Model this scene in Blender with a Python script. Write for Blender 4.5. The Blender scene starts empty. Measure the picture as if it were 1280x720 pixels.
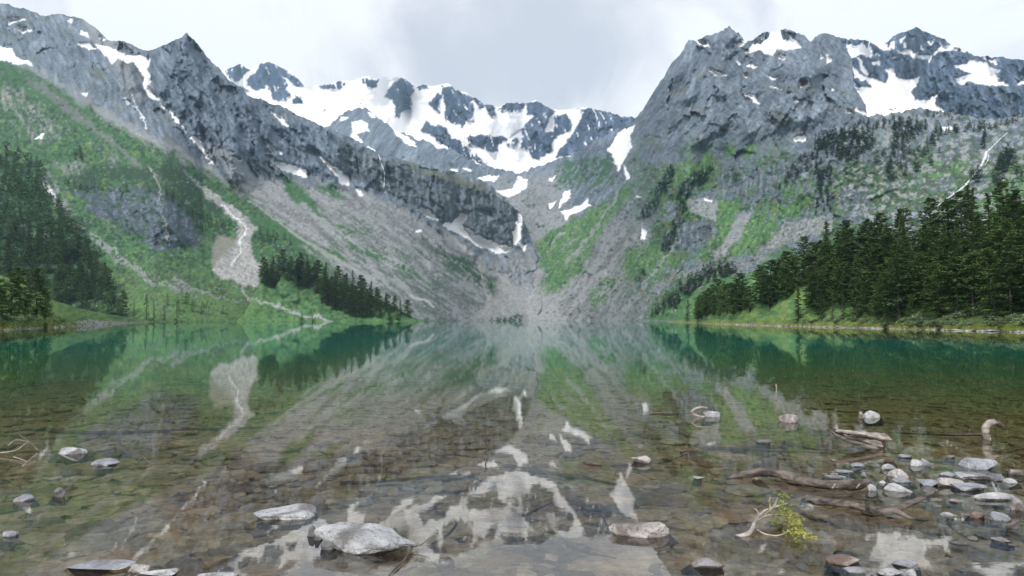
import bpy, bmesh, math, random
import numpy as np
from mathutils import Vector, Matrix, Euler

scene = bpy.context.scene
COL = scene.collection
rng = random.Random(11)
nrng = np.random.default_rng(7)

# ------------------------------------------------------------------ camera model
F = 850.0; CX = 640.0; CY = 360.0; HOR = 399.5; HC = 2.0
PITCH = math.atan((HOR - CY) / F)
cp, sp_ = math.cos(PITCH), math.sin(PITCH)

def elev(px, py):
    """azimuth slope X/Y and elevation slope Z/Y of the ray towards a point of the photograph"""
    x = (px - CX) / F; y = (CY - py) / F
    Y = cp - sp_ * y; Z = sp_ + cp * y
    return x / Y, Z / Y

def at(px, py, z=0.0):
    """the place where the ray meets the level z"""
    a, e = elev(px, py)
    d = (z - HC) / e
    return Vector((a * d, d, z))

def at_d(px, py, d):
    a, e = elev(px, py)
    return Vector((a * d, d, HC + e * d))

# ------------------------------------------------------------------ noise (numpy)
def _hash(ix, iy, seed):
    h = (ix.astype(np.int64) * 374761393 + iy.astype(np.int64) * 668265263 + seed * 974634777) & 0xFFFFFFFF
    h = ((h ^ (h >> 13)) * 1274126177) & 0xFFFFFFFF
    h = h ^ (h >> 16)
    return (h & 0xFFFF).astype(np.float32) / 65535.0

def gn(x, y, seed=0):
    x = np.asarray(x, np.float32); y = np.asarray(y, np.float32)
    x0 = np.floor(x); y0 = np.floor(y)
    fx = x - x0; fy = y - y0
    u = fx * fx * fx * (fx * (fx * 6 - 15) + 10); v = fy * fy * fy * (fy * (fy * 6 - 15) + 10)
    def g(dx, dy):
        a = _hash(x0 + dx, y0 + dy, seed) * (2 * math.pi)
        return np.cos(a) * (fx - dx) + np.sin(a) * (fy - dy)
    n0 = g(0, 0) * (1 - u) + g(1, 0) * u
    n1 = g(0, 1) * (1 - u) + g(1, 1) * u
    return (n0 * (1 - v) + n1 * v) * 1.5

def fbm(x, y, octv=4, seed=0, gain=.5, lac=2.03):
    s = 0; a = 1; t = 0
    for o in range(octv):
        s = s + a * gn(x, y, seed + o * 17); t += a
        a *= gain; x = x * lac + 5.2; y = y * lac + 1.3
    return s / t * 1.3

def ridged(x, y, octv=4, seed=0, gain=.5, lac=2.03):
    s = 0; a = 1; t = 0
    for o in range(octv):
        s = s + a * (1 - 2 * np.abs(gn(x, y, seed + o * 17))); t += a
        a *= gain; x = x * lac + 3.1; y = y * lac + 7.7
    return s / t

def sm(a, b, x):
    t = np.clip((x - a) / (b - a), 0, 1)
    return t * t * (3 - 2 * t)

def lerp(a, b, t): return a + (b - a) * t

def sdf(poly, X, Y):
    """signed distance, negative inside"""
    P = np.asarray(poly, np.float32)
    d2 = np.full(X.shape, 1e12, np.float32); ins = np.zeros(X.shape, bool)
    for i in range(len(P)):
        ax, ay = P[i]; bx, by = P[(i + 1) % len(P)]
        ex, ey = bx - ax, by - ay
        L = ex * ex + ey * ey + 1e-9
        t = np.clip(((X - ax) * ex + (Y - ay) * ey) / L, 0, 1)
        d2 = np.minimum(d2, (X - ax - t * ex) ** 2 + (Y - ay - t * ey) ** 2)
        if ay != by:
            c = ((ay > Y) != (by > Y)) & (X < (bx - ax) * (Y - ay) / (by - ay) + ax)
            ins ^= c
    d = np.sqrt(d2)
    return np.where(ins, -d, d)

def boxed(fn, poly, X, Y, m):
    """fn on the vertices near the polygon only, far = 1e3 elsewhere"""
    P = np.asarray(poly)
    sel = (X > P[:, 0].min() - m) & (X < P[:, 0].max() + m) & (Y > P[:, 1].min() - m) & (Y < P[:, 1].max() + m)
    out = np.full(X.shape, 1e3, np.float32)
    if sel.any(): out[sel] = fn(P, X[sel], Y[sel])
    return out

def linedist(P, X, Y, widths=None):
    d = np.full(X.shape, 1e6, np.float32)
    for i in range(len(P) - 1):
        ax, ay = P[i]; bx, by = P[i + 1]
        ex, ey = bx - ax, by - ay; L = ex * ex + ey * ey + 1e-9
        t = np.clip(((X - ax) * ex + (Y - ay) * ey) / L, 0, 1)
        dd = np.sqrt((X - ax - t * ex) ** 2 + (Y - ay - t * ey) ** 2)
        if widths is not None: dd = dd / (widths[i] * (1 - t) + widths[i + 1] * t)
        d = np.minimum(d, dd)
    return d

def Zm(ox, oy, s):
    return lambda *pts: [(ox + x / s, oy + y / s) for x, y in pts]
P1 = Zm(0, 0, 2.977); P2 = Zm(425, 0, 2.974); P3 = Zm(850, 0, 2.974)
P4 = Zm(0, 200, 2.977); P5 = Zm(425, 200, 2.974); P6 = Zm(850, 200, 2.974)
Q1 = Zm(0, 180, 3.0); Q2 = Zm(220, 200, 3.2727); Q3 = Zm(780, 150, 2.88); Q4 = Zm(1020, 130, 4.2346)

# ------------------------------------------------------------------ linking helpers
def tag(o, label=None, cat=None, group=None, kind=None):
    if label: o['label'] = label
    if cat: o['category'] = cat
    if group: o['group'] = group
    if kind: o['kind'] = kind
    return o

def mesh_np(name, V, faces4=None, faces3=None, mat=None, smooth=False, attrs=None):
    """mesh from numpy arrays; attrs: name -> (N,3) colours or (N,) floats, per vertex"""
    me = bpy.data.meshes.new(name)
    V = np.asarray(V, np.float32)
    me.vertices.add(len(V)); me.vertices.foreach_set('co', V.ravel())
    idx = []; starts = []; tot = 0; sizes = []
    for f, n in ((faces4, 4), (faces3, 3)):
        if f is None or len(f) == 0: continue
        f = np.asarray(f, np.int32)
        idx.append(f.ravel()); starts.append(tot + np.arange(len(f)) * n); tot += f.size
        sizes.append(np.full(len(f), n))
    idx = np.concatenate(idx).astype(np.int32); starts = np.concatenate(starts).astype(np.int32)
    me.loops.add(len(idx)); me.loops.foreach_set('vertex_index', idx)
    me.polygons.add(len(starts)); me.polygons.foreach_set('loop_start', starts)
    me.update(calc_edges=True)
    if smooth: me.polygons.foreach_set('use_smooth', np.ones(len(starts), bool))
    if attrs:
        for k, a in attrs.items():
            a = np.asarray(a, np.float32)
            if a.ndim == 2:
                at_ = me.attributes.new(k, 'FLOAT_COLOR', 'POINT')
                at_.data.foreach_set('color', np.concatenate([a, np.ones((len(a), 1), np.float32)], 1).ravel())
            else:
                at_ = me.attributes.new(k, 'FLOAT', 'POINT'); at_.data.foreach_set('value', a)
    if mat: me.materials.append(mat)
    me.validate()
    return me

def link(name, me, parent=None, loc=None):
    o = bpy.data.objects.new(name, me); COL.objects.link(o)
    if parent: o.parent = parent
    if loc is not None: o.location = loc
    return o

def empty(name, loc, rz=0):
    o = bpy.data.objects.new(name, None); COL.objects.link(o)
    o.location = loc; o.rotation_euler = (0, 0, rz); o.empty_display_size = .2
    return o

# ------------------------------------------------------------------ material helpers
def new_mat(name):
    m = bpy.data.materials.new(name); m.use_nodes = True
    nt = m.node_tree; nt.nodes.clear()
    return m, nt, nt.nodes, nt.links

def node(nt, t, **kw):
    n = nt.nodes.new(t)
    for k, v in kw.items():
        if k in n.inputs.keys() and not hasattr(n, k): n.inputs[k].default_value = v
        else: setattr(n, k, v)
    return n

def setin(n, **kw):
    for k, v in kw.items(): n.inputs[k.replace('_', ' ')].default_value = v
    return n

def math_n(nt, op, a, b=None, clamp=False):
    n = nt.nodes.new('ShaderNodeMath'); n.operation = op; n.use_clamp = clamp
    for i, v in enumerate((a, b)):
        if v is None: continue
        if isinstance(v, (int, float)): n.inputs[i].default_value = v
        else: nt.links.new(v, n.inputs[i])
    return n.outputs[0]

def mix_col(nt, fac, a, b, blend='MIX'):
    n = nt.nodes.new('ShaderNodeMix'); n.data_type = 'RGBA'; n.blend_type = blend
    for s, v in ((n.inputs['Factor'], fac), (n.inputs['A'], a), (n.inputs['B'], b)):
        if isinstance(v, (int, float)): s.default_value = v
        elif isinstance(v, tuple): s.default_value = v if len(v) == 4 else (*v, 1)
        else: nt.links.new(v, s)
    return n.outputs['Result']

def ramp(nt, fac, stops, interp='LINEAR'):
    n = nt.nodes.new('ShaderNodeValToRGB'); n.color_ramp.interpolation = interp
    el = n.color_ramp.elements
    while len(el) < len(stops): el.new(.5)
    for e, (p, c) in zip(el, stops):
        e.position = p; e.color = (c, c, c, 1) if isinstance(c, (int, float)) else (*c, 1)
    nt.links.new(fac, n.inputs[0])
    return n.outputs[0]

def noise_n(nt, vec, scale, detail=4, rough=.55, dist=0):
    n = nt.nodes.new('ShaderNodeTexNoise')
    n.inputs['Scale'].default_value = scale; n.inputs['Detail'].default_value = detail
    n.inputs['Roughness'].default_value = rough; n.inputs['Distortion'].default_value = dist
    if vec is not None: nt.links.new(vec, n.inputs['Vector'])
    return n.outputs['Fac']
# ------------------------------------------------------------------ terrain material
def terrain_mat(name, fine, bump_d, contrast=.5):
    m, nt, N, L = new_mat(name)
    out = N.new('ShaderNodeOutputMaterial'); b = N.new('ShaderNodeBsdfPrincipled')
    b.inputs['Roughness'].default_value = .9; b.inputs['Specular IOR Level'].default_value = .15
    at_ = N.new('ShaderNodeAttribute'); at_.attribute_name = 'albedo'
    rk = N.new('ShaderNodeAttribute'); rk.attribute_name = 'rocky'
    tc = N.new('ShaderNodeTexCoord')
    n1 = noise_n(nt, tc.outputs['Object'], fine, 5, .62)
    n2 = noise_n(nt, tc.outputs['Object'], fine * 3.1, 3, .6)
    s = math_n(nt, 'ADD', math_n(nt, 'MULTIPLY', n1, .6), math_n(nt, 'MULTIPLY', n2, .4))
    f = ramp(nt, s, [(.28, 1 - contrast), (.5, 1.0), (.74, 1 + contrast * 1.1)])
    f2 = mix_col(nt, rk.outputs['Fac'], (1, 1, 1), f)
    c = mix_col(nt, 1.0, at_.outputs['Color'], f2, 'MULTIPLY')
    L.new(c, b.inputs['Base Color'])
    bp = N.new('ShaderNodeBump'); bp.inputs['Distance'].default_value = bump_d
    L.new(rk.outputs['Fac'], bp.inputs['Strength']); L.new(s, bp.inputs['Height'])
    L.new(bp.outputs[0], b.inputs['Normal']); L.new(b.outputs[0], out.inputs[0])
    return m

def smooth1(a, n):
    if n < 1: return a
    k = np.exp(-.5 * (np.arange(-3 * n, 3 * n + 1) / n) ** 2); k /= k.sum()
    return np.convolve(np.pad(a, 3 * n, mode='edge'), k, mode='valid')

class Layer:
    """a mountain side: columns by azimuth, rows from its foot to its ridge; the distance grows with
    height as the local slope says, so ground keeps its real depth, and the relief is cut into it"""
    def __init__(s, px0, px1, step, top, foot_d, slope, rowstep, foot_py=None, jag=1.5, jseed=1, smooth_px=18, topsm=0, cove=0):
        s.px0, s.px1, s.step = px0, px1, step
        c = np.arange(px0, px1 + step, step); s.c = c; n = len(c)
        t = np.interp(c, *zip(*top))
        if topsm: t = smooth1(t, int(topsm / step))
        t = t + jag * (fbm(c / 16, c * 0 + jseed, 3, jseed) * 1.6 + fbm(c / 4.5, c * 0 + jseed, 3, jseed + 5) * .9)
        d0 = smooth1(np.interp(c, *zip(*foot_d)), int(smooth_px / step))
        if cove: cv = 1 + cove * (fbm(c / 22, c * 0 + 3.3, 3, jseed + 70) + .5 * fbm(c / 6, c * 0 + 1.3, 2, jseed + 71)); d0 = d0 * cv
        if foot_py is None:                       # foot on the water: z = 0
            lo, hi = np.full(n, HOR), np.full(n, 470.0)
            for _ in range(40):
                mid = (lo + hi) / 2; _, e = elev(c, mid)
                z = HC + e * d0
                lo = np.where(z > 0, mid, lo); hi = np.where(z > 0, hi, mid)
            b = (lo + hi) / 2
        else: b = np.interp(c, *zip(*foot_py))
        t = np.minimum(t, b - 1.0)
        s.b, s.t = b, t
        R = int((b - t).max() / rowstep) + 2; s.R = R; s.rowstep = rowstep
        r_ = np.arange(R + 1)[:, None]
        Yr = b - r_ * rowstep; over = np.clip(r_ - (b - t) / rowstep, 0, None)
        s.X = np.repeat(c[None], R + 1, 0).astype(np.float32)
        s.Y = np.where(Yr > t, Yr, t - .012 * over).astype(np.float64)
        s.a, s.e = elev(s.X, s.Y)
        k = slope(s.X, s.Y)
        D = np.zeros_like(s.X); D[0] = d0
        for r in range(1, R + 1):
            em = (s.e[r] + s.e[r - 1]) / 2
            kk = np.maximum((k[r] + k[r - 1]) / 2, em + .13)
            D[r] = D[r - 1] * np.exp((s.e[r] - s.e[r - 1]) / (kk - em))
        if cove: D = D / cv[None] ** sm(0, 11, b - s.Y)
        s.D = D
        s.foot = sm(0, 14, b - s.Y) if foot_py is None else 1.0
    def relief(s, m):
        s.D = s.D + m * s.foot
    def point(s, px, py):
        fc = min(max((px - s.px0) / s.step, 0), len(s.c) - 1.001); i = int(fc); u = fc - i
        b = s.b[i] * (1 - u) + s.b[i + 1] * u; t = s.t[i] * (1 - u) + s.t[i + 1] * u
        f = min(max(b - py, 0), b - t) / s.rowstep
        r = min(int(f), s.R - 1); w = f - r
        g = lambda A: (A[r, i] * (1 - u) + A[r, i + 1] * u) * (1 - w) + (A[r + 1, i] * (1 - u) + A[r + 1, i + 1] * u) * w
        d = g(s.D)
        return Vector((g(s.a) * d, d, HC + g(s.e) * d))
    def build(s, name, mat, albedo, rocky, label):
        R, n = s.X.shape
        D, a, e = s.D, s.a, s.e
        P = np.stack([a * D, D, HC + e * D], -1)
        # foot skirt (under the water) and the far flank behind the ridge
        sk = P[0].copy(); sk[:, 2] = np.minimum(P[0, :, 2] - 2.5, -2.5); sk[:, :2] *= (1 - np.minimum(6 / D[0], .03))[:, None]
        rows = [sk[None], P]; ca = [albedo[0][None], albedo]; cr = [rocky[0][None], rocky]
        zt = P[-1, :, 2]
        for g, f in ((1.006, .97), (1.03, .8), (1.07, .4), (1.11, -.02)):
            q = P[-1].copy(); q[:, :2] *= g; q[:, 2] = zt * f - (3 if f < 0 else 0)
            rows.append(q[None]); ca.append(albedo[-1][None]); cr.append(rocky[-1][None])
        P = np.concatenate(rows); A = np.concatenate(ca); K = np.concatenate(cr)
        R = P.shape[0]
        i = np.arange(R * n).reshape(R, n)
        f = np.stack([i[:-1, :-1], i[:-1, 1:], i[1:, 1:], i[1:, :-1]], -1).reshape(-1, 4)
        me = mesh_np(name, P.reshape(-1, 3), faces4=f, mat=mat, smooth=True,
                     attrs={'albedo': A.reshape(-1, 3), 'rocky': K.reshape(-1)})
        o = link(name, me); tag(o, label, 'mountain' if 'mountain' in name or 'ridge' in name else 'ground', kind='structure')
        return o

def blur(a, n):
    a = a.astype(np.float32)
    for _ in range(n):
        p = np.pad(a, 1, mode='edge')
        a = (p[:-2, 1:-1] + p[2:, 1:-1] + p[1:-1, :-2] + p[1:-1, 2:] + 2 * a) / 6
    return a

def C3(r, g, b): return np.array([r, g, b], np.float32)
ROCK_D = C3(.076, .083, .09); ROCK_M = C3(.168, .174, .178); ROCK_L = C3(.33, .332, .328)
SCREE = C3(.252, .264, .268); SCREE_D = C3(.150, .160, .158); PALE = C3(.42, .41, .39)
GRASS = C3(.052, .126, .050); GRASS_L = C3(.105, .192, .064); SHRUB = C3(.024, .054, .030); OLIVE = C3(.10, .11, .055)
SNOW = C3(.84, .84, .85)

def grain(X, Y, seed):
    w = np.random.default_rng(seed).normal(0, 1, X.shape).astype(np.float32)
    return .55 * fbm(X / 5.5, Y / 4.6, 3, seed, .7) + .42 * blur(w, 1) * 1.2

def facets(X, Y, seed):
    """broken rock: every cell of a jittered grid is a tilted plane of its own (about -1..1)"""
    x0 = np.floor(X); y0 = np.floor(Y); best = np.full(X.shape, 1e9); val = np.zeros(X.shape)
    for dx in (-1, 0, 1):
        for dy in (-1, 0, 1):
            cx, cy = x0 + dx, y0 + dy
            px = cx + _hash(cx, cy, seed); py = cy + _hash(cx, cy, seed + 1)
            d = (X - px) ** 2 + (Y - py) ** 2
            t1 = _hash(cx, cy, seed + 2) * 2 - 1; t2 = _hash(cx, cy, seed + 3) * 2 - 1; o = _hash(cx, cy, seed + 4) * 2 - 1
            h = o * .45 + t1 * (X - px) * 1.1 + t2 * (Y - py) * 1.1
            m = d < best; best = np.where(m, d, best); val = np.where(m, h, val)
    return val
def broken(X, Y, fx, fy, a, c, seed):
    """facets drawn out along (fx, fy), their edges bent"""
    l = math.hypot(fx, fy); fx /= l; fy /= l
    wx = X + c * .55 * fbm(X / (c * 1.3), Y / (c * 1.3), 3, seed + 31); wy = Y + c * .55 * fbm(X / (c * 1.3), Y / (c * 1.3), 3, seed + 37)
    return facets((-wx * fy + wy * fx) / c, (wx * fx + wy * fy) / a, seed)

def dots(X, Y, cell, seed, share, rad=.34):
    """separate small blobs (bushes, boulders), one in some cells of a jittered grid"""
    U, V = X / cell, Y / (cell * .8)
    x0 = np.floor(U); y0 = np.floor(V); out = np.zeros(X.shape, np.float32)
    for dx in (-1, 0, 1):
        for dy in (-1, 0, 1):
            cx, cy = x0 + dx, y0 + dy
            d = np.hypot(U - cx - _hash(cx, cy, seed), V - cy - _hash(cx, cy, seed + 1))
            r = rad * (.5 + _hash(cx, cy, seed + 2)); on = _hash(cx, cy, seed + 3) < share
            out = np.maximum(out, np.where(on, 1 - sm(.6, 1.15, d / r), 0))
    return out

class Paint:
    def __init__(s, L, seed):
        s.L = L; X, Y = L.X, L.Y; s.X, s.Y = X, Y
        s.w1 = fbm(X / 15, Y / 15, 3, seed); s.w2 = fbm(X / 15, Y / 15, 3, seed + 50)
        s.w3 = fbm(X / 4.5, Y / 4.5, 2, seed + 90); s.w4 = fbm(X / 4.5, Y / 4.5, 2, seed + 120)
        s.col = np.zeros(X.shape + (3,), np.float32); s.rk = np.ones(X.shape, np.float32)
    def xy(s, w):
        return s.X + w * (5 * s.w1 + 2.2 * s.w3), s.Y + w * (5 * s.w2 + 2.2 * s.w4)
    def zone(s, poly, soft=3, warp=1.0, grow=0):
        X, Y = s.xy(warp)
        d = boxed(sdf, poly, X, Y, soft + 6 + grow) - grow
        return 1 - sm(-soft, soft, d)
    def line(s, pts, w, warp=.4, soft=.6):
        X, Y = s.xy(warp)
        wd = w if isinstance(w, (list, tuple)) else [w] * len(pts)
        d = boxed(lambda P, x, y: linedist(P, x, y, wd), pts, X, Y, max(wd) * 3 + 8)
        return 1 - sm(1 - soft, 1 + soft, d)
    def put(s, m, c, rk=None):
        c = np.asarray(c, np.float32)
        s.col = s.col + (c - s.col) * m[..., None]
        if rk is not None: s.rk = s.rk + (rk - s.rk) * m
    def snow(s, polys, soft=.55, warp=.6, grow=.3):
        dirt_shading = sm(.0, .7, streak(s.X, s.Y, .5, 1, 14, 3.5, 3, 611) * .8 + .5 * s.w4)[..., None]  # grey dirt streaks that also put shading into the snow colour
        c = lerp(SNOW, np.array([.66, .645, .64], np.float32), dirt_shading * .55)
        for p in polys: s.put(s.zone(p, soft, warp, grow), c, .12)

def rockcol(n): # n in about -1..1
    n = n[..., None]
    return np.where(n < 0, lerp(ROCK_M, ROCK_D, np.clip(-n * 1.6, 0, 1)), lerp(ROCK_M, ROCK_L, np.clip(n * 1.5, 0, 1))) * C3(.86, .985, 1.12)

def streak(X, Y, fx, fy, along, across, octv=4, seed=0, ridge=False):
    X = X + across * .8 * gn(X / (across * 4), Y / (across * 5), seed + 400); Y = Y + across * .8 * gn(X / (across * 4) + 9, Y / (across * 5), seed + 401)
    l = math.hypot(fx, fy); fx /= l; fy /= l
    u = (X * fx + Y * fy) / along; v = (-X * fy + Y * fx) / across
    return (ridged if ridge else fbm)(v, u, octv, seed)

def soft_poly(poly, X, Y, w):
    return 1 - sm(-w, w, boxed(sdf, poly, X, Y, w + 2))

# ================================================================== far snowy ridge at the head of the valley
top_far = [(230, 120)] + P1((820,262),(890,240),(930,255),(1000,227),(1050,250),(1110,290),(1145,325),(1180,320),(1230,310)) + \
    P2((40,300),(80,290),(140,290),(215,287),(280,315),(370,320),(400,310),(440,335),(500,365),(540,390),(590,398),(660,380),
       (690,385),(730,375),(790,410),(850,410),(920,400),(1060,435),(1100,440)) + [(840, 160), (900, 170)]
far = Layer(225, 900, 1.25, top_far, [(200, 3300), (900, 3300)],
            lambda X, Y: .78 + .5 * fbm(X / 60, Y / 40, 2, 4), 1.2, foot_py=[(200, 240), (900, 240)], jag=1.8, jseed=3)
X, Y = far.X, far.Y
rock_far = [P2((165,360),(215,290),(250,292),(280,330),(260,360),(262,400),(240,420),(220,440),(200,430),(205,395),(195,370)),
    P2((285,320),(320,312),(335,335),(300,338)), P2((330,380),(365,340),(380,350),(365,400),(375,430),(340,400)),
    P2((380,350),(370,322),(420,320),(470,350),(500,370),(480,385),(500,410),(495,430),(470,450),(455,480),(430,460),(395,440),(390,400)),
    P2((490,362),(530,372),(540,400),(515,400),(495,385)), P2((540,390),(575,392),(575,430),(550,425)),
    P2((580,402),(660,378),(688,384),(680,410),(640,415),(600,410)),
    P2((690,385),(730,372),(775,402),(800,410),(770,450),(765,490),(790,485),(800,440),(840,415),(862,480),(830,500),(790,530),(795,555),(760,580),(740,590),(715,590),(700,570),(710,545),(690,560),(665,555),(675,510),(670,480),(700,450),(730,430),(690,425)),
    P2((465,510),(510,500),(540,508),(580,505),(620,515),(620,530),(590,535),(590,560),(570,570),(540,560),(500,540)),
    P2((900,410),(880,402),(960,402),(1060,432),(1110,440),(1130,500),(1000,500),(940,550),(880,580),(805,588),(820,550),(860,510),(880,470),(900,440)),
    P2((300,480),(320,450),(390,470),(410,500),(440,545),(400,550),(350,520),(330,500)), P2((400,500),(440,520),(480,560),(520,610),(450,600),(390,550)),
    P2((500,570),(540,600),(570,630),(500,630)),
    P2((80,292),(140,290),(135,325),(115,330),(85,310)),P2((640,520),(665,515),(660,545),(640,540)),P2((610,535),(635,530),(630,548)),
    P1((830,262),(890,238),(930,256),(900,290),(880,310),(850,290)),
    P1((960,245),(1010,225),(1060,258),(1110,295),(1143,325),(1100,325),(1050,280),(1065,310),(1085,350),(1040,385),(1010,372),(1000,320),(940,340),(915,310),(940,280)),
    P1((1080,375),(1120,360),(1115,388),(1085,390)), P1((1180,320),(1279,305),(1279,330),(1210,330)), P1((1230,480),(1279,460),(1290,500),(1250,500)),
    P1((880,330),(905,318),(925,345),(890,340))]
pt = Paint(far, 300)
st = streak(X, Y, .15, 1, 40, 7, 4, 31)
pt.put(np.ones_like(X), SNOW, .06)
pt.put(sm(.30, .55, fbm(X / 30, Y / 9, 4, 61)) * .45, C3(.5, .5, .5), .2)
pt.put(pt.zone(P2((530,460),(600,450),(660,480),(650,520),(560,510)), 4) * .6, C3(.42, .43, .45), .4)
rm = np.zeros_like(X)
for p in rock_far: rm = np.maximum(rm, pt.zone(p, 1.0, .75))
rm = rm * (1 - sm(.42, .6, streak(X, Y, .35, 1, 16, 4, 3, 47)))
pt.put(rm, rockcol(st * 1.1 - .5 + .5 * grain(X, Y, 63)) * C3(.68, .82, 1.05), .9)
rel = 100 * ridged(X / 50, Y / 60 + X / 90, 5, 12, .58) + 22 * streak(X, Y, .1, 1, 26, 8, 3, 13)
rel = rel + 60 * broken(X, Y, .2, 1, 30, 16, 541) + 26 * broken(X, Y, -.3, 1, 12, 6, 547) * rm
rmb = blur(rm, 4); far.relief(-rel * (.4 + .6 * rmb) - 22 * rmb)
M_FAR = terrain_mat('far_rock_and_snow', .05, 12, .5)
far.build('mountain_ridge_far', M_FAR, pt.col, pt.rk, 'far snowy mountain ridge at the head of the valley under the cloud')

# ================================================================== far right peaks with the snow bowl
top_pr = [(960, 100), (1000, 70)] + P3((490,150),(520,128),(560,128),(600,145),(640,145),(700,155),(765,160),(790,135),(840,115),(880,107),(920,120),(970,145),(1030,175),(1060,195),(1110,210),(1160,212),(1279,225)) + [(1340, 70), (1420, 95)]
pr = Layer(960, 1420, 1.25, top_pr, [(960, 1750), (1420, 1750)], lambda X, Y: .78 + .3 * fbm(X / 50, Y / 30, 2, 44) - .25 * soft_poly(P3((690,300),(860,290),(930,400),(690,440)), X, Y, 10),
           1.2, foot_py=[(900, 185), (1420, 185)], jag=1.8, jseed=8)
X, Y = pr.X, pr.Y
pt = Paint(pr, 500)
st = streak(X, Y, .25, 1, 30, 8, 4, 71)
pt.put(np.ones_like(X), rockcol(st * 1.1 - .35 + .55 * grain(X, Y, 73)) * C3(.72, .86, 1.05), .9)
pt.put(sm(.1, .5, fbm(X / 25, Y / 14, 3, 77)) * sm(95, 120, Y) * .4, OLIVE * .8)
snow_pr = [P3((765,255),(790,255),(800,285),(850,298),(893,288),(860,345),(870,378),(930,370),(958,348),(945,385),(972,405),(990,420),(830,430),(760,450),(675,455),(650,400),(690,420),(690,390),(650,335),(640,315),(670,325),(720,330),(690,300),(650,285),(645,250),(665,270),(690,290),(720,295),(740,300),(770,310),(775,280)),
    P3((655,215),(668,222),(700,280),(690,285)), P3((620,148),(650,175),(690,150),(715,185),(715,210),(670,205),(630,215)),
    P3((700,150),(760,160),(780,185),(740,175)), P3((715,230),(740,228),(745,245),(725,245)), P3((820,190),(850,180),(870,205),(935,205),(920,220),(860,208)),
    P3((815,150),(835,140),(820,165)), P3((920,155),(945,148),(935,165)), P3((960,190),(985,165),(1030,172),(1060,192),(1030,185),(1000,190)),
    P3((1015,245),(1070,240),(1080,222),(1140,235),(1150,250),(1190,260),(1175,275),(1180,295),(1225,318),(1160,315),(1110,310),(1080,300),(1040,315),(1025,290),(1060,280),(1090,272),(1050,262)),
    P3((1130,212),(1170,222),(1180,240),(1150,232)), P3((490,150),(515,150),(530,175),(510,170)), P3((780,160),(800,150),(790,185),(775,180)), P3((1255,305),(1285,305),(1285,315),(1260,312))]
pt.snow(snow_pr)
pt.snow([[(1085 + 9 * i, 52 + (i * 37) % 23), (1091 + 9 * i, 54 + (i * 37) % 23), (1088 + 9 * i, 57 + (i * 37) % 23)] for i in range(11)], .8, 1)
sn = blur(pt.rk < .4, 4)
pr.relief(-(85 * ridged(X / 45, Y / 50 - X / 90, 5, 81, .58) + 20 * st + 50 * broken(X, Y, .3, 1, 30, 15, 551) + 20 * broken(X, Y, -.3, 1, 11, 6, 557)) * (1 - .7 * sn) - 14 * (1 - sn))
pr.build('mountain_peak_far', M_FAR, pt.col, pt.rk, 'far bluish peaks with a white snow bowl behind the right slope')

# ================================================================== right mountain, saddle and valley head
top_R = P2((-60,480),(0,440),(30,410),(70,405),(120,420),(180,470),(230,500),(300,525),(400,550),(470,590),(530,615),(570,628),(650,648),(700,640),(760,615),(830,590),(900,560),(960,520),(1040,480),(1090,465),(1110,430),(1150,370)) + \
    P2((1200,290),(1279,180)) + P3((20,160),(60,145),(130,125),(160,118),(185,98),(215,120),(240,150),(270,150),(310,125),(370,108),(420,115),(470,140),(490,150),(520,125),(560,125),(590,150),(620,190),(640,220),(645,320),(690,390),(690,435),
        (760,430),(830,415),(900,403),(980,420),(1100,440),(1200,445),(1279,430)) + [(1340, 135), (1420, 140)]
def slope_R(X, Y):
    k = np.interp(X, [400, 560, 640, 700, 760, 830, 900, 1000, 1100, 1280], [.62, .55, .46, .46, .5, .62, .72, .70, .58, .56]).astype(np.float32)
    k = k + .35 * soft_poly([(800, 135), (860, 45), (1000, 35), (1075, 140), (960, 190), (850, 190)], X, Y, 25)
    k = k + .7 * soft_poly([(1000, 185), (1060, 170), (1150, 190), (1100, 250), (1020, 260), (930, 250), (910, 215)], X, Y, 14)
    k = k + .6 * soft_poly(Q3((60,300),(230,200),(260,300),(330,400),(250,460),(130,470),(100,380)), X, Y, 10)
    k = k + .5 * soft_poly([(720, 190), (760, 180), (770, 205), (735, 225)], X, Y, 8)
    return k
Rm = Layer(380, 1420, 1.3, top_R, [(380, 1650), (560, 1560), (600, 1480), (640, 1412), (680, 1392), (710, 1370), (740, 1300), (770, 1100), (800, 900), (850, 800), (900, 740), (1000, 640), (1100, 560), (1280, 450), (1420, 400)],
           slope_R, 1.25, jag=2.7, jseed=21)
X, Y = Rm.X, Rm.Y
pt = Paint(Rm, 700)
wl = sm(900, 780, X)
st1 = lerp(streak(X, Y, -.45, 1, 46, 8, 4, 91), streak(X, Y, -.8, 1, 60, 7, 4, 92), wl)
st2 = streak(X, Y, -.5, 1, 20, 4, 3, 95)
blotch = fbm(X / 34, Y / 26, 4, 97); spk = grain(X, Y, 99)
pt.put(np.ones_like(X), rockcol(st1 * .45 + spk * .22 + .5 * lerp(streak(X, Y, .75, .7, 15, 2.6, 3, 94), streak(X, Y, -.62, 1, 17, 2.5, 3, 96), sm(930, 860, X + 12 * pt.w1)) + .3 * blotch - .04) * C3(.97, 1, 1.04), 1)
high = soft_poly([(780, 175), (800, 120), (860, 30), (1080, 20), (1080, 150), (990, 165), (900, 175), (840, 195)], X, Y, 20)
pt.put(high * sm(.15, .6, fbm(X / 26, Y / 13, 3, 133)) * sm(70, 110, Y) * .6, lerp(OLIVE, SCREE_D, .4), .7)
# scree of the lower slopes
pt.put(sm(250, 300, Y + 12 * pt.w1) * sm(860, 780, X), lerp(SCREE, SCREE_D, sm(-.3, .5, st1 + .5 * st2)[..., None]), .8)
pt.put(soft_poly([(600, 230), (700, 215), (720, 300), (700, 400), (560, 400)], X, Y, 14) * .85, lerp(SCREE, ROCK_M, sm(-.2, .5, blotch + spk * .5)[..., None]), .9)
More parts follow.
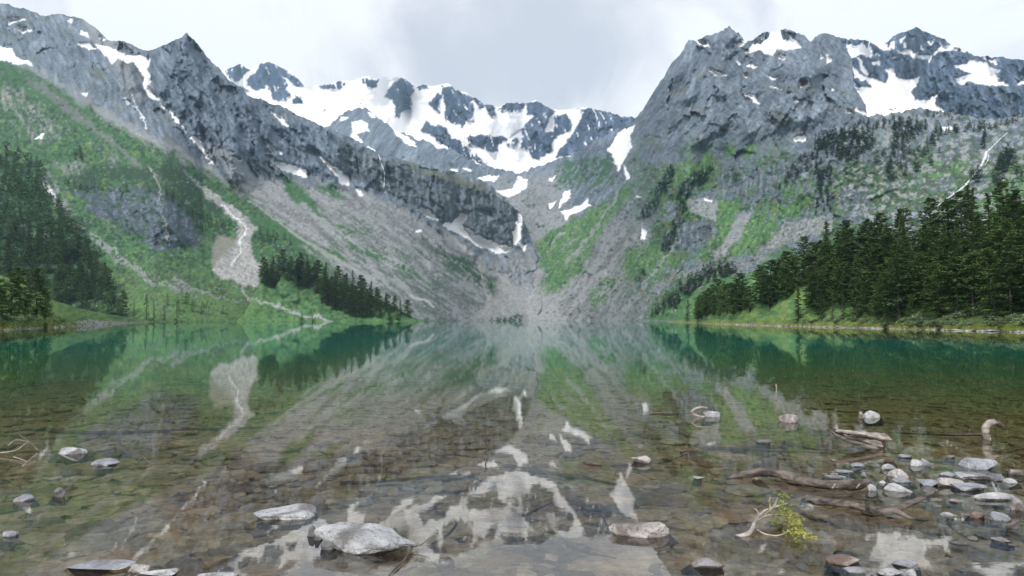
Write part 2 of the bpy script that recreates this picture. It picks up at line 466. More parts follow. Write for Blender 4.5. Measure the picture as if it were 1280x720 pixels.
# green of the middle slopes
g_mid = sm(165, 215, Y + 25 * blotch) * sm(760, 830, X)
gc = lerp(GRASS, OLIVE, sm(-.2, .5, fbm(X / 9, Y / 7, 3, 103))[..., None])
gc = lerp(gc, SHRUB, sm(.05, .45, fbm(X / 7, Y / 6, 3, 104))[..., None])
pt.put(g_mid * sm(-.2, .12, blotch * .8 + .3 * spk + .35 * st1 + .06), gc, .5)
gl = lerp(GRASS, GRASS_L, sm(-.4, .5, st2 + .4 * spk)[..., None])
gl = gl * np.clip(1 + .25 * grain(X, Y, 105) + .12 * nrng.normal(0, 1, X.shape), .4, 1.8)[..., None]; gc = gc * np.clip(1 + .25 * grain(X, Y, 106), .4, 1.8)[..., None]
def green(poly, th=-.45, soft=4, c=None, k=1.0):
    z = pt.zone(poly, soft, 1.3) * sm(th - .12, th + .12, st1 * .8 + st2 * .5 + .35 * spk)
    pt.put(z * k, gl if c is None else c, .35)
green(P5((1060,95),(1100,85),(1050,180),(1000,240),(960,300),(900,400),(850,470),(800,490),(750,510),(740,470),(770,420),(690,390),(700,330),(740,300),(780,260),(830,240),(900,200),(990,150)), -.45)
green(P5((1060,340),(1180,290),(1210,340),(1270,370),(1180,430),(1080,420),(1050,400)), -.5)
green(P5((930,500),(990,440),(1040,450),(990,520),(940,550)), -.25)
green(P6((0,0),(130,0),(60,60),(0,95)), -.4)
green(Q3((340,280),(410,310),(400,370),(330,450),(260,510),(240,500),(310,440),(345,390)), -.55)
green(Q3((380,470),(470,330),(560,310),(680,270),(660,330),(560,370),(500,440),(420,500)), -.45)
green(Q3((240,180),(300,110),(330,150),(310,200),(230,220)), -.6); green(Q3((350,90),(480,90),(470,140),(360,130)), -.2)
green(Q3((560,240),(680,190),(690,240),(600,260)), -.3); green(Q3((0,500),(130,430),(200,470),(80,560),(0,570)), -.3)
green(Q3((170,190),(230,150),(240,210),(190,240)), -.4)
green([(690, 235), (700, 205), (735, 195), (765, 190), (770, 230), (735, 240), (705, 232)], -.1, c=lerp(GRASS, SHRUB, .4))
green(P3((940,600),(1040,600),(1100,620),(1080,670),(980,660),(900,680),(870,600)), -.35)
green(P3((860,560),(930,560),(930,600),(870,600)), -.3); green(P3((360,680),(500,640),(520,700),(400,740)), -.3)
green([(1215, 262), (1240, 228), (1285, 190), (1420, 150), (1420, 330), (1200, 330)], -.55); green([(800, 400), (850, 372), (905, 345), (930, 340), (900, 400)], -.75, c=lerp(GRASS, GRASS_L, .35))
green([(880, 380), (930, 345), (1000, 320), (980, 360), (900, 400)], -.8)
# slabs, grey boulder fields and dark crags
pt.put(pt.zone(Q3((510,470),(530,410),(620,360),(749,345),(749,400),(640,420),(560,460)), 3, 1) * .9, lerp(SCREE, ROCK_M, sm(-.2, .3, spk)[..., None]), 1)
pt.put(pt.zone(Q3((325,490),(420,340),(465,335),(440,380),(370,480),(330,505)), 2, .8) * .9, SCREE * .9, .8)
pt.put(pt.zone(Q3((230,280),(330,290),(335,370),(290,350),(240,320)), 2, 1) * .85, SCREE * .95, .7)
pt.put(pt.zone(Q3((190,540),(320,510),(420,500),(500,460),(520,500),(420,560),(250,560),(180,580),(60,690),(30,650)), 4, 1.2) * sm(-.3, .1, spk + st2), SCREE_D * 1.15, .9)
pt.put(pt.zone(Q3((190,350),(330,380),(340,420),(250,460),(140,470),(130,430),(190,400)), 2, 1) * .9, rockcol(streak(X, Y, -.1, 1, 16, 3.5, 3, 111) * .9 - .35), 1)
pt.put(pt.zone(Q3((320,240),(350,150),(430,160),(480,180),(560,130),(680,110),(749,130),(749,330),(690,340),(680,270),(560,240),(540,290),(430,310),(400,260)), 4, 1.5) * sm(-.25, .2, streak(X, Y, -.15, 1, 18, 4, 3, 113) + .4 * spk + .15), rockcol(streak(X, Y, -.1, 1, 18, 4, 4, 112) * .9 - .25), 1)
for p in (Q3((60,345),(110,270),(165,170),(185,190),(150,250),(120,310),(80,370)), Q3((190,290),(230,200),(320,180),(290,230),(235,260),(225,330),(190,360)), Q3((130,475),(150,420),(190,350),(205,380),(180,430),(165,475))):
    pt.put(pt.zone(p, 3, 1) * sm(-.5, 0, spk + st2), SHRUB * .85, .5)
for q in ([(795, 240), (760, 300), (735, 345), (720, 380)], [(783, 225), (745, 285), (710, 330)], [(850, 300), (810, 350), (780, 395)]):
    pt.put(pt.line(q, [1.2, 2.2, 3, 3.2][:len(q)], 1.0) * .75, SCREE, .8)
# M: rounded hill with boulders and mixed scrub
hill = soft_poly([(1050, 165), (1082, 146), (1153, 134), (1290, 140), (1420, 130), (1420, 300), (1100, 300), (1040, 250)], X, Y, 12)
pt.put(hill * sm(.05, .3, spk * .7 + fbm(X / 12, Y / 8, 3, 117)) * .9, lerp(SCREE, ROCK_L, .3), 1)
pt.put(hill * sm(.0, .35, fbm(X / 11, Y / 9, 3, 118)) * .85, lerp(SHRUB, OLIVE, .25), .4)
low_r = sm(165, 215, Y + 25 * blotch)
pt.put(low_r * dots(X, Y, 6, 671, .36) * sm(-.3, .4, fbm(X / 30, Y / 20, 3, 673)) * .85, SHRUB * .85, .5)
pt.put(low_r * dots(X, Y, 3.4, 675, .36) * .55, SHRUB, .6)
pt.put(low_r * dots(X, Y, 4.4, 679, .24, .28) * .4, SCREE * 1.25, 1)
# valley floor with its stream bed
pt.put(pt.line([(655, 300), (640, 330), (637, 360), (640, 400)], [6, 10, 15, 26], 1.2) * sm(-.9, -.1, spk + .3), lerp(SCREE, PALE, .4), .9)
pt.put(pt.zone([(630, 308), (664, 308), (676, 350), (700, 404), (596, 404), (626, 350)], 9, 1.8) * (.35 + .3 * sm(-.4, .5, spk + st2)), lerp(SCREE * 1.05, PALE * .9, sm(-.5, .7, grain(X, Y, 131))[..., None]), .9)
pt.put(pt.line([(655, 318), (648, 345), (634, 368), (638, 398)], 1.3, 1.0) * .5, ROCK_D, .8)
pt.put(pt.zone([(612, 396), (655, 394), (650, 404), (610, 404)], 2, .8) * sm(-.4, .1, spk), SHRUB, .5)
snow_R = [P3((250,195),(265,165),(300,150),(320,128),(370,106),(400,130),(450,180),(390,185),(360,180),(340,205),(300,185)),
    P3((55,150),(90,150),(110,175),(80,170)), P3((105,258),(130,262),(170,287),(130,278)), P3((250,240),(290,245),(280,252),(255,250)), P3((245,352),(270,355),(295,385),(270,375)),
    P3((425,485),(445,478),(455,490),(425,505)), P3((420,518),(465,505),(470,525),(425,528)), P3((450,305),(475,295),(480,308),(450,322)), P3((470,378),(500,388),(480,390)),
    P3((335,318),(380,335),(360,330)), P3((325,285),(355,295),(340,297)), P3((545,195),(565,225),(548,235)), P3((520,200),(530,215),(524,220)), P3((612,405),(632,412),(618,414)),
    P3((970,470),(1000,465),(1015,478),(985,488)), P3((200,160),(240,165),(220,178)), P3((225,150),(255,150),(245,165)), P3((655,400),(690,422),(688,432),(660,412)), P3((215,230),(230,235),(222,240)),
    P3((370,205),(395,212),(385,222),(368,215)), P3((400,340),(420,345),(408,348)), P3((425,372),(440,378),(430,380)), P3((232,272),(248,278),(240,284)), P3((565,330),(578,338),(566,342)),
    P2((1030,500),(1060,480),(1093,468),(1080,500),(1082,540),(1060,590),(1030,640),(1020,600),(1010,570),(995,560)), P2((1055,615),(1075,640),(1080,660),(1065,668)),
    P5((510,70),(590,58),(580,75),(520,82)), P5((660,62),(700,75),(690,110),(640,135),(620,142),(575,112),(625,115),(650,105)), P5((775,165),(805,150),(790,175),(778,185)),
    P5((830,120),(858,115),(840,150),(815,178),(820,150)), P5((820,190),(860,185),(895,170),(915,140),(925,165),(940,170),(870,200),(840,220)), P5((775,72),(800,60),(790,78)),
    P5((1120,258),(1135,262),(1140,295),(1122,298)), P5((410,30),(440,40),(430,46)), P5((460,30),(490,38),(475,46)), P5((490,0),(525,20),(505,12)), P5((645,392),(668,388),(660,402)),
    P5((1095,130),(1115,135),(1100,138)), Q3((290,288),(312,288),(300,293)),
    P2((45,450),(80,448),(100,470),(112,485),(80,490),(60,500),(85,525),(75,532),(40,515),(50,490)), P2((100,418),(125,425),(140,438),(110,432)), P2((190,475),(220,485),(260,520),(280,545),(240,530),(210,505)),
    P2((100,545),(130,552),(125,562),(108,560)), P2((0,440),(35,438),(0,452)), P2((300,465),(350,485),(340,495)), P2((310,510),(400,540),(405,552),(360,545)), P2((410,625),(440,630),(425,640))]
pt.snow(snow_R)
sn = blur(pt.rk < .3, 4)
rkf = .35 + .65 * high + .35 * soft_poly([(800, 200), (1000, 150), (1120, 180), (1060, 280), (860, 320), (790, 280)], X, Y, 30)
rel = 40 * lerp(streak(X, Y, -.4, 1, 130, 44, 4, 121, True), streak(X, Y, -.8, 1, 150, 40, 3, 122, True), wl) + 16 * ridged(X / 24 + Y / 60, Y / 30, 4, 124, .5) + 3 * ridged(X / 9, Y / 8 - X / 22, 3, 125, .5)
fr = broken(X, Y, -.35, 1, 46, 24, 501); fr2 = broken(X, Y, .3, 1, 17, 9, 507); fr3 = broken(X, Y, -.2, 1, 7.5, 4.2, 511)
rel = rel + 22 * fr + 5 * fr2 + 3.5 * fr3
rel = rel + 60 * high * ridged(X / 70 + .35 * Y / 70, Y / 130, 3, 127)
rel = rel + 14 * hill * ridged(X / 16, Y / 10, 3, 128)
for q, amp, w in (([(793, 155), (785, 185), (772, 230), (745, 290), (710, 340)], -45, 9), ([(1060, 100), (1050, 140), (1010, 165)], -30, 12), ([(912, 40), (900, 90), (880, 150), (860, 220)], 45, 14), ([(1025, 45), (1010, 90), (985, 140)], 40, 12),
                  ([(870, 55), (830, 110), (810, 170)], 25, 10), ([(950, 60), (940, 100), (950, 150)], -35, 12), ([(1240, 180), (1215, 220), (1175, 260)], -14, 7), ([(640, 400), (645, 340), (660, 290), (640, 240)], -25, 10)):
    d = boxed(lambda P, x, y: linedist(P, x, y), q, X, Y, w * 3)
    rel = rel + amp * np.exp(-(d / w) ** 2)
Rm.relief(-rel * rkf * (1 - .75 * sn) * np.clip(Rm.D / 1500, .3, 1.5))
M_TER = terrain_mat('mountain_ground', .14, 3.5, .42)
Rm.build('mountain_right', M_TER, pt.col, pt.rk, 'grey rocky mountain and valley head rising on the right of the lake')

# ================================================================== left mountain side
top_C = [(-260, -60), (-120, -20)] + P1((0,15),(100,35),(150,60),(240,55),(290,68),(340,95),(380,130),(410,155),(470,160),(530,190),(590,185),(640,155),(680,140),(697,125),(706,140),(720,148),(735,165),(770,215),(820,265),(860,310),(920,355),(1000,390),(1050,400),(1100,430),(1160,455),(1220,485)) + \
    P2((0,500),(60,530),(130,570),(240,605),(350,630),(450,655),(530,680),(580,715)) + P5((560,130),(630,170),(670,210),(690,250),(708,290)) + [(672, 318), (700, 350), (760, 396)]
dark_cliff = P4((300,120),(450,115),(600,130),(660,180),(720,250),(740,310),(620,325),(520,290),(440,240),(370,210))
cliff_C = P2((-10,515),(60,545),(130,585),(240,620),(350,650),(500,690),(600,730)) + P5((640,170),(690,250),(690,315),(600,325),(530,300),(470,250),(440,215),(390,240),(300,185),(180,120),(60,60),(0,20))
pyramid = [(180, 70), (235, 40), (275, 89), (340, 135), (430, 172), (425, 225), (340, 210), (290, 235), (235, 180), (200, 120)]
def slope_C(X, Y):
    k = np.interp(X, [-260, 0, 200, 350, 500, 640], [.62, .62, .60, .56, .50, .48]).astype(np.float32)
    k = k + .35 * soft_poly(pyramid, X, Y, 22) + .9 * soft_poly(cliff_C, X, Y, 7) + .8 * soft_poly(dark_cliff, X, Y, 7)
    k = k + .25 * soft_poly([(-260, -80), (140, 40), (200, 110), (150, 160), (60, 100), (-260, 60)], X, Y, 20)
    return k
Cm = Layer(-260, 740, 1.3, top_C, [(-260, 560), (0, 620), (200, 640), (320, 760), (420, 850), (512, 960), (560, 1100), (600, 1290), (640, 1380), (680, 1425), (740, 1450)], slope_C, 1.25, jag=1.7, jseed=41)
X, Y = Cm.X, Cm.Y
pt = Paint(Cm, 900)
st1 = streak(X, Y, 1, .74, 90, 8, 4, 201); st2 = streak(X, Y, 1, .74, 40, 3.6, 3, 203); st3 = streak(X, Y, 1, .78, 220, 22, 3, 205)
blotch = fbm(X / 30, Y / 22, 4, 207); spk = grain(X, Y, 209)
craggy = streak(X, Y, .25, 1, 26, 6, 4, 211)
pt.put(np.ones_like(X), rockcol(craggy * .5 + spk * .22 + .42 * streak(X, Y, .55, 1, 16, 2.6, 3, 213) + .3 * blotch - .03) * C3(.97, 1, 1.04), 1)
pt.put(sm(.1, .6, fbm(X / 28, Y / 16, 3, 227)) * .5, lerp(OLIVE, SCREE_D, .45), .7)
pyr = soft_poly(pyramid, X, Y, 8)
pt.put(pyr, rockcol(craggy * .5 + spk * .22 + .5 * streak(X, Y, .5, 1, 18, 2.7, 3, 214) - .12) * C3(.95, 1, 1.06), 1)
# scree fans over the whole lower face
scr = sm(0, 18, Y - (np.interp(X, [-260, 0, 120, 200, 290, 340, 430, 480, 560, 640, 740], [60, 95, 130, 165, 215, 215, 225, 240, 285, 340, 400])) + 10 * pt.w1)
pt.put(scr, lerp(SCREE, SCREE_D, sm(-.35, .45, st1 + .35 * st2 + .3 * spk)[..., None]) * lerp(C3(1, 1, 1), C3(.93, .93, .97), blotch[..., None]), .75)
for q in ([(30, 88), (90, 118), (150, 158), (215, 205)], [(110, 30), (150, 75), (170, 120)], [(270, 190), (320, 225), (380, 260)]):
    pt.put(pt.line(q, 9, 1.5) * .6, SCREE, .7)
# green face
line_g = np.interp(X, [-260, 0, 34, 67, 100, 134, 161, 188, 215, 242, 269, 302, 330, 360, 400, 450, 520, 600], [40, 76, 88, 102, 126, 146, 163, 177, 190, 203, 220, 240, 258, 282, 320, 360, 398, 402])
gm = sm(-4, 10, Y - line_g + 8 * pt.w1 + 5 * st2)
gcol = lerp(GRASS, GRASS_L * .9, sm(-.1, .6, fbm(X / 20, Y / 14, 3, 215))[..., None])
gcol = lerp(gcol, SHRUB * 1.15, sm(-.05, .4, fbm(X / 6, Y / 5, 3, 217) + .25 * blotch)[..., None])
low = sm(310, 360, Y)
gcol = lerp(gcol, lerp(GRASS_L, OLIVE, sm(-.3, .4, spk + blotch)[..., None]), (low * .55)[..., None])
gcol = gcol * np.clip(1 + .30 * grain(X, Y, 216) + .15 * nrng.normal(0, 1, X.shape), .35, 1.9)[..., None]
pt.put(gm * (1 - sm(.28, .5, st1 * .55 + spk * .4 + blotch * .35)), gcol, .4)
pt.put(gm * sm(.10, .45, fbm(X / 13, Y / 9, 3, 218) + .35 * spk) * .55, SHRUB, .4)
pt.put(gm * sm(.34, .52, st2 * .5 + spk * .5 + .2 * st3) * .7, lerp(SCREE, SCREE_D, .4), .8)
# upper green band and the grey streak between
pt.put(pt.zone([(-260, 40), (0, 76), (40, 90), (110, 140), (165, 185), (150, 190), (90, 152), (30, 112), (-260, 60)], 4, 1) * sm(-.6, -.1, st2 + spk), lerp(GRASS, SHRUB, .25), .4)
pt.put(pt.zone([(28, 96), (60, 108), (110, 148), (160, 190), (215, 230), (200, 228), (150, 190), (95, 150), (40, 108)], 3, 1.2) * .7, SCREE_D, .7)
# crags in the green
for p in (P1((0,320),(60,330),(110,370),(190,440),(240,470),(200,520),(150,545),(90,500),(60,430),(0,400)), P1((210,610),(280,600),(330,640),(260,660)), P1((390,600),(440,590),(440,640),(400,640)),
          P1((490,600),(520,640),(545,690),(510,680)), Q1((150,110),(180,85),(220,140),(250,200),(270,280),(240,260),(200,210))):
    pt.put(pt.zone(p, 6, 1.8) * sm(-.2, .7, .5 * spk + .7 * craggy + .2) * .85, lerp(ROCK_M, ROCK_L, sm(-.5, .9, craggy + .3 * spk)[..., None] * .8), 1)
# dark scrub above the crag, the dark crag itself
pt.put(pt.zone([(74, 225), (120, 205), (200, 205), (250, 222), (285, 262), (262, 285), (220, 258), (150, 238), (100, 240)], 7, 1.4) * sm(-.5, .05, spk + .6 * blotch) * .9, SHRUB * .95, .4)
pt.put(pt.zone(dark_cliff, 7, 2.6, 3) * sm(-.6, .05, spk * .3 + craggy * .7 + blotch * .5 + .1), lerp(rockcol(craggy * .8 + spk * .4 - .45) * C3(.92, .95, 1.1), SCREE_D, .15), 1)
pt.put(pt.zone(dark_cliff, 3, 1.6, 4) * sm(.22, .4, fbm(X / 8, Y / 4, 3, 219)) * .8, lerp(GRASS, SHRUB, .5), .4)
dens_b = sm(-.3, .5, fbm(X / 34, Y / 22, 3, 641))
pt.put(gm * dots(X, Y, 6.5, 651, .5) * (.25 + .75 * dens_b) * .9, SHRUB * .8, .5)
pt.put(gm * dots(X, Y, 3.6, 655, .45) * (.2 + .8 * dens_b) * .75, SHRUB, .5)
pt.put(gm * dots(X, Y, 5, 659, .16, .26) * (1 - dens_b) * .5, lerp(SCREE, ROCK_L, .4), .8)
rub = scr * (1 - gm)
pt.put(rub * dots(X, Y, 4.2, 663, .38, .3) * .55, SCREE * 1.28, 1)
pt.put(rub * dots(X, Y, 4.8, 667, .42, .3) * .6, SCREE_D * .62, 1)
# right hand dark scrub stripe and cliffs
pt.put(pt.zone(P5((280,270),(380,350),(480,370),(560,430),(600,490),(590,515),(530,480),(470,430),(380,380)), 4, 1.5) * sm(-.25, .1, st2 + .5 * spk + .2), lerp(SHRUB, GRASS, .3), .4)
pt.put(soft_poly(P5((-60,120),(60,200),(200,270),(420,380),(560,500),(570,590),(250,590),(-60,420)), X, Y, 14) * sm(-.05, .4, st2 + .3 * spk + .5 * fbm(X / 40, Y / 24, 3, 225)) * .8, lerp(lerp(SCREE_D, GRASS, .55), SHRUB, sm(-.3, .4, spk)[..., None] * .6), .6)
for p, th in ((P4((1040,50),(1100,80),(1160,140),(1228,232),(1150,180),(1070,140)), -.6), (P4((940,250),(900,200),(1000,215),(1100,270),(1200,320),(1279,345),(1279,390),(1160,340),(1050,300)), -.35),
              (P5((0,230),(60,270),(170,360),(200,400),(120,370),(0,290)), -.1), (P4((1180,80),(1250,100),(1279,140),(1230,150)), -.3), (P5((120,300),(220,360),(330,450),(260,430)), .1)):
    pt.put(pt.zone(p, 4, 1.3) * sm(th - .1, th + .12, st2 + .4 * spk), lerp(GRASS, SHRUB, sm(-.2, .5, spk)[..., None] * .5), .4)
cz = pt.zone(cliff_C, 2.5, .9)
cc = rockcol(streak(X, Y, .12, 1, 30, 5, 4, 221) * .95 + spk * .25 - .3)
pt.put(cz, cc, 1)
pt.put(cz * sm(.15, .45, fbm(X / 10, Y / 7, 3, 223)) * .55, lerp(GRASS, OLIVE, .5), .5)
pt.put(pt.zone(P2((240,605),(350,630),(450,655),(530,680),(560,720),(480,700),(350,655),(240,625)), 3, 1) * .6, OLIVE, .5)
wood_g = pt.zone([(-260, 185), (0, 192), (45, 206), (67, 240), (84, 275), (104, 290), (111, 312), (124, 325), (135, 352), (152, 378), (152, 398), (-260, 398)], 6, 1.3)
pt.put(wood_g * sm(-.6, .1, spk + blotch * .6) * .9, lerp(SHRUB, GRASS, .15), .4)
pt.put(pt.zone([(630, 308), (664, 308), (676, 350), (700, 404), (596, 404), (626, 350)], 9, 1.8) * (.35 + .3 * sm(-.4, .5, spk + st2)), lerp(SCREE * 1.05, PALE * .9, sm(-.5, .7, grain(X, Y, 131))[..., None]), .9)
pt.put(pt.zone([(612, 396), (655, 394), (650, 404), (610, 404)], 2, .8) * sm(-.4, .1, spk), SHRUB, .5)
# stream fan, brown flank, trails
pt.put(pt.zone(P4((810,280),(880,290),(870,340),(830,385),(790,405),(780,370)), 3, .8) * .85, lerp(SCREE, C3(.22, .20, .14), .6), .7)
fan = P4((690,45),(720,70),(790,120),(860,170),(905,205),(960,250),(930,290),(945,360),(970,385),(950,470),(900,468),(860,450),(780,410),(820,370),(870,320),(890,270),(885,235),(850,205),(780,140))
pt.put(pt.zone(fan, 2.5, 1.0) * sm(-1.2, -.3, spk + pt.zone(fan, 10, 1) * 1.2 - .2), lerp(PALE * .95, SCREE * .85, sm(-.5, .7, spk + .4 * blotch + .3 * st2)[..., None]), .9)
pt.put(pt.line(Q2((180,180),(260,250),(290,290),(255,340),(265,380),(235,430)), .8, .9) * .8, SNOW * .85, .2)
pt.put(pt.line(Q2((270,520),(290,560),(350,580),(430,600),(480,625),(560,640),(640,658)), [1.2, 1.2, 1.6, 2.2, 2.8, 2, 1.2], 1.2) * sm(-.7, .2, spk + .1) * .8, lerp(SCREE, PALE, .35), .6)
pt.put(pt.line(Q2((370,640),(370,665)), 3, .6) * .9, PALE, .6)
pt.put(pt.line(Q2((300,165),(400,240),(480,300),(560,350),(640,400),(720,445),(790,490)), [.8, 1.2, 1.6, 2.4, 3, 3.6, 4], .6) * .75, lerp(SCREE, PALE, .3), .7)
pt.put(pt.line(Q1((150,115),(190,180),(230,240),(270,295),(330,330),(400,385),(450,430),(560,510),(640,540),(720,560)) + Q2((0,500),(120,550),(260,580)), [2, 2.5, 2.5, 2.2, 2.5, 3.5, 4, 4, 3.2, 2.6, 2, 1.6, 1.5], 1.6) * sm(-.45, .1, spk + .5 * st2) * .9, lerp(SCREE, ROCK_M, .3), 1)
pt.put(pt.line(Q1((40,290),(110,330),(180,360)), 4, 1.2) * sm(-.2, .2, spk) * .7, SCREE, 1)
pt.put(pt.line(Q1((560,90),(590,140),(610,220),(625,330),(635,380)), .9, .9) * .7, PALE * .8, .6)
pt.put(pt.line(P5((265,505),(310,522),(350,543)), 1.6, .5), PALE, .5)
pt.put(pt.zone([(150, 398), (170, 370), (230, 365), (320, 382), (380, 396), (340, 402), (160, 403)], 4, 1) * sm(-.3, .1, spk + .3) * .75, lerp(lerp(GRASS_L, SHRUB, sm(-.1, .7, spk + .4 * st2)[..., None]), lerp(SCREE, OLIVE, .5), sm(.3, .8, -spk + .5 * blotch)[..., None]), .5)
pt.put(pt.line([(590, 400), (612, 385), (600, 330), (560, 290)], [4, 3, 2, 1.5], 1) * .4, PALE, .7)
snow_C = [P1((25,68),(100,70),(60,85),(30,90)), P1((60,103),(125,112),(90,122)), P1((0,170),(40,180),(60,205),(120,245),(60,235),(-80,210),(-80,150)), P1((250,80),(275,70),(265,88)), P1((295,115),(330,130),(335,138),(300,125)),
    P1((295,165),(330,160),(355,185),(320,180)), P1((355,165),(400,175),(450,195),(500,212),(555,215),(550,260),(560,300),(555,330),(595,378),(560,360),(530,315),(535,290),(500,235),(440,215),(420,235),(390,205)),
    P1((600,385),(615,395),(612,402)), P1((630,420),(660,445),(668,468),(640,440)), P1((678,470),(692,480),(690,492)), P1((712,510),(735,515),(760,560),(772,580),(735,545)), P1((762,578),(802,612),(780,606)),
    P1((300,345),(325,348),(325,362)), P1((860,588),(890,590),(893,602)), P1((1010,410),(1050,430),(1075,475),(1040,450)), P1((985,528),(1052,572),(1045,576),(1000,545)),
    P1((1015,608),(1050,605),(1140,635),(1145,662),(1100,650),(1040,625)), P1((1190,580),(1235,618),(1290,655),(1290,685),(1230,630)), P1((130,510),(165,500),(150,515)), P1((370,145),(398,150),(385,155)),
    P5((0,45),(25,65),(30,88),(0,80)), P5((60,113),(88,132),(80,134)), P5((300,180),(330,190),(360,222),(320,205)),
    P5((385,238),(420,235),(455,200),(468,205),(450,245),(470,258),(500,285),(560,305),(590,322),(632,320),(615,340),(580,342),(500,305),(450,275),(400,250)),
    P5((655,235),(670,235),(668,275),(672,290),(650,308),(645,300),(655,265)), P5((670,310),(690,315),(685,332)), P5((280,265),(300,266),(290,272)), P5((668,195),(672,195),(674,225),(668,225))]
pt.snow(snow_C[:-8]); pt.snow(snow_C[-8:], grow=1.6)
for q, w in ((P1((490,350),(500,395),(530,430),(548,480)), .8), (P1((465,365),(480,385)), .7), (Q1((160,140),(180,170),(205,200)), 1.0)):
    pt.put(pt.line(q, w, .8) * .85, SNOW * .9, .1)
sn = blur(pt.rk < .3, 4)
rkf = .3 + .8 * np.maximum(pyr, 1 - sm(0, 40, Y - line_g + 60)) + .25 * cz
rkf = rkf * (1 - .78 * blur(scr * (1 - cz) * (1 - pyr), 4))
rkf = np.clip(rkf + .5 * soft_poly(dark_cliff, X, Y, 10), 0, 1.1)
rel = 42 * streak(X, Y, .7, 1, 150, 46, 4, 231, True) + 15 * ridged(X / 22 - Y / 50, Y / 26, 4, 233, .5) + 3 * ridged(X / 8, Y / 7 + X / 20, 3, 235, .5) + 26 * pyr * streak(X, Y, .35, 1, 90, 20, 3, 237, True)
fr = broken(X, Y, .5, 1, 44, 22, 521); fr2 = broken(X, Y, -.3, 1, 16, 8.5, 527); fr3 = broken(X, Y, .25, 1, 7.5, 4.2, 531)
rel = rel + 20 * fr + 5 * fr2 + 3 * fr3
rel = rel + 14 * cz * streak(X, Y, .1, 1, 60, 9, 3, 239, True)
for q, amp, w in (([(130, 55), (175, 80), (185, 110), (205, 140), (235, 175), (268, 212)], -48, 12), ([(235, 43), (245, 90), (262, 140), (300, 190)], 60, 16), ([(235, 43), (215, 80), (205, 110)], 25, 9), ([(275, 89), (320, 150), (350, 200)], 40, 14),
                  ([(340, 205), (385, 222)], -20, 8), ([(395, 190), (430, 222), (470, 255)], -22, 9), ([(0, 20), (60, 60), (120, 120), (170, 160)], 30, 18), ([(60, 235), (110, 290), (180, 345), (300, 385)], -7, 7),
                  ([(232, 215), (286, 264), (302, 280)], -12, 7), ([(300, 290), (290, 340)], 8, 14), ([(560, 285), (600, 312), (620, 315)], -18, 8), ([(345, 150), (400, 185), (425, 215)], 30, 10)):
    d = boxed(lambda P, x, y: linedist(P, x, y), q, X, Y, w * 3)
    rel = rel + amp * np.exp(-(d / w) ** 2)
Cm.relief(-rel * rkf * (1 - .75 * sn) * np.clip(Cm.D / 1400, .35, 1.4))
Cm.build('mountain_left', M_TER, pt.col, pt.rk, 'green and scree covered mountain side rising on the left of the lake')

# ================================================================== near banks
M_BANK = terrain_mat('bank_turf', .7, .25, .5)
def bank_paint(L, seed, shore_rock=True, rocky_poly=None):
    X, Y = L.X, L.Y
    pt = Paint(L, seed)
    n = fbm(X / 12, Y / 5, 4, seed); n2 = fbm(X / 4, Y / 2.2, 3, seed + 3)
    g = lerp(C3(.17, .235, .07), GRASS_L, sm(-.3, .5, n2)[..., None]); g = lerp(g, GRASS * 1.15, sm(-.2, .4, n)[..., None])
    pt.put(np.ones_like(X), g, .5)
    h = HC + L.e * L.D                                        # height above the water
    pt.put((1 - sm(.5, 1.3, h + .5 * n2)) * .6, C3(.20, .21, .06), .6)     # yellowish sedge near the water
    pt.put((1 - sm(.25, .6, h + .25 * n2)) * sm(-.7, -.2, n2), C3(.27, .24, .2), .9)  # stony water's edge
    if rocky_poly is not None: pt.put(pt.zone(rocky_poly, 3, 1) * sm(-.5, 0, n2 + craggy_k(X, Y)), rockcol(n2 - .25), 1)
    return pt
def craggy_k(X, Y): return streak(X, Y, .1, 1, 12, 4, 3, 333)

E = Layer(836, 1460, 1.6, [(836, 402.5), (850, 401), (880, 395), (920, 385), (960, 372), (1000, 350), (1040, 335), (1080, 322), (1120, 314), (1180, 305), (1280, 292), (1460, 280)],
          [(836, 620), (850, 480), (880, 340), (920, 260), (980, 200), (1060, 165), (1130, 140), (1280, 106), (1460, 80)],
          lambda X, Y: np.full_like(X, .42) + .0 * X, 1.4, jag=.5, smooth_px=10, topsm=12, cove=.045)
E.relief(-2.2 * fbm(E.X / 40, E.Y / 20, 3, 341))
p = bank_paint(E, 350); E.build('bank_right', M_BANK, p.col, p.rk, 'grassy bank under the dark forest on the right shore')
Fb = Layer(-260, 188, 1.6, [(-260, 300), (-80, 330), (0, 344), (25, 352), (45, 366), (67, 376), (100, 387), (134, 393.5), (170, 399), (188, 402)],
           [(-260, 85), (0, 126), (40, 150), (80, 182), (110, 230), (140, 310), (170, 430), (188, 560)], lambda X, Y: np.full_like(X, .36), 1.4, jag=.5, smooth_px=8, topsm=8, cove=.05)
Fb.relief(-1.6 * fbm(Fb.X / 40, Fb.Y / 20, 3, 343))
p = bank_paint(Fb, 360)
p.put(p.zone([(95, 401), (125, 398), (145, 402), (182, 403), (150, 405), (110, 408)], 2, .8), lerp(SCREE, PALE, .3), 1)
Fb.build('bank_left', M_BANK, p.col, p.rk, 'grassy point with a stony edge on the left shore')
G = Layer(296, 526, 1.3, [(296, 402.4), (308, 390), (318, 368), (326, 350), (336, 338), (352, 334), (380, 340), (420, 354), (460, 368), (490, 382), (510, 394), (524, 402)],
          [(296, 690), (512, 740), (526, 760)], lambda X, Y: np.full_like(X, .75) + 1.0 * soft_poly([(345, 352), (368, 355), (372, 380), (350, 382)], X, Y, 4), 1.3, jag=.8, topsm=5)
G.relief(-6 * fbm(G.X / 22, G.Y / 14, 3, 345))
p = bank_paint(G, 370, rocky_poly=[(345, 352), (370, 356), (374, 380), (352, 382)])
gx, gy_ = G.X, G.Y; gs = grain(gx, gy_, 377)
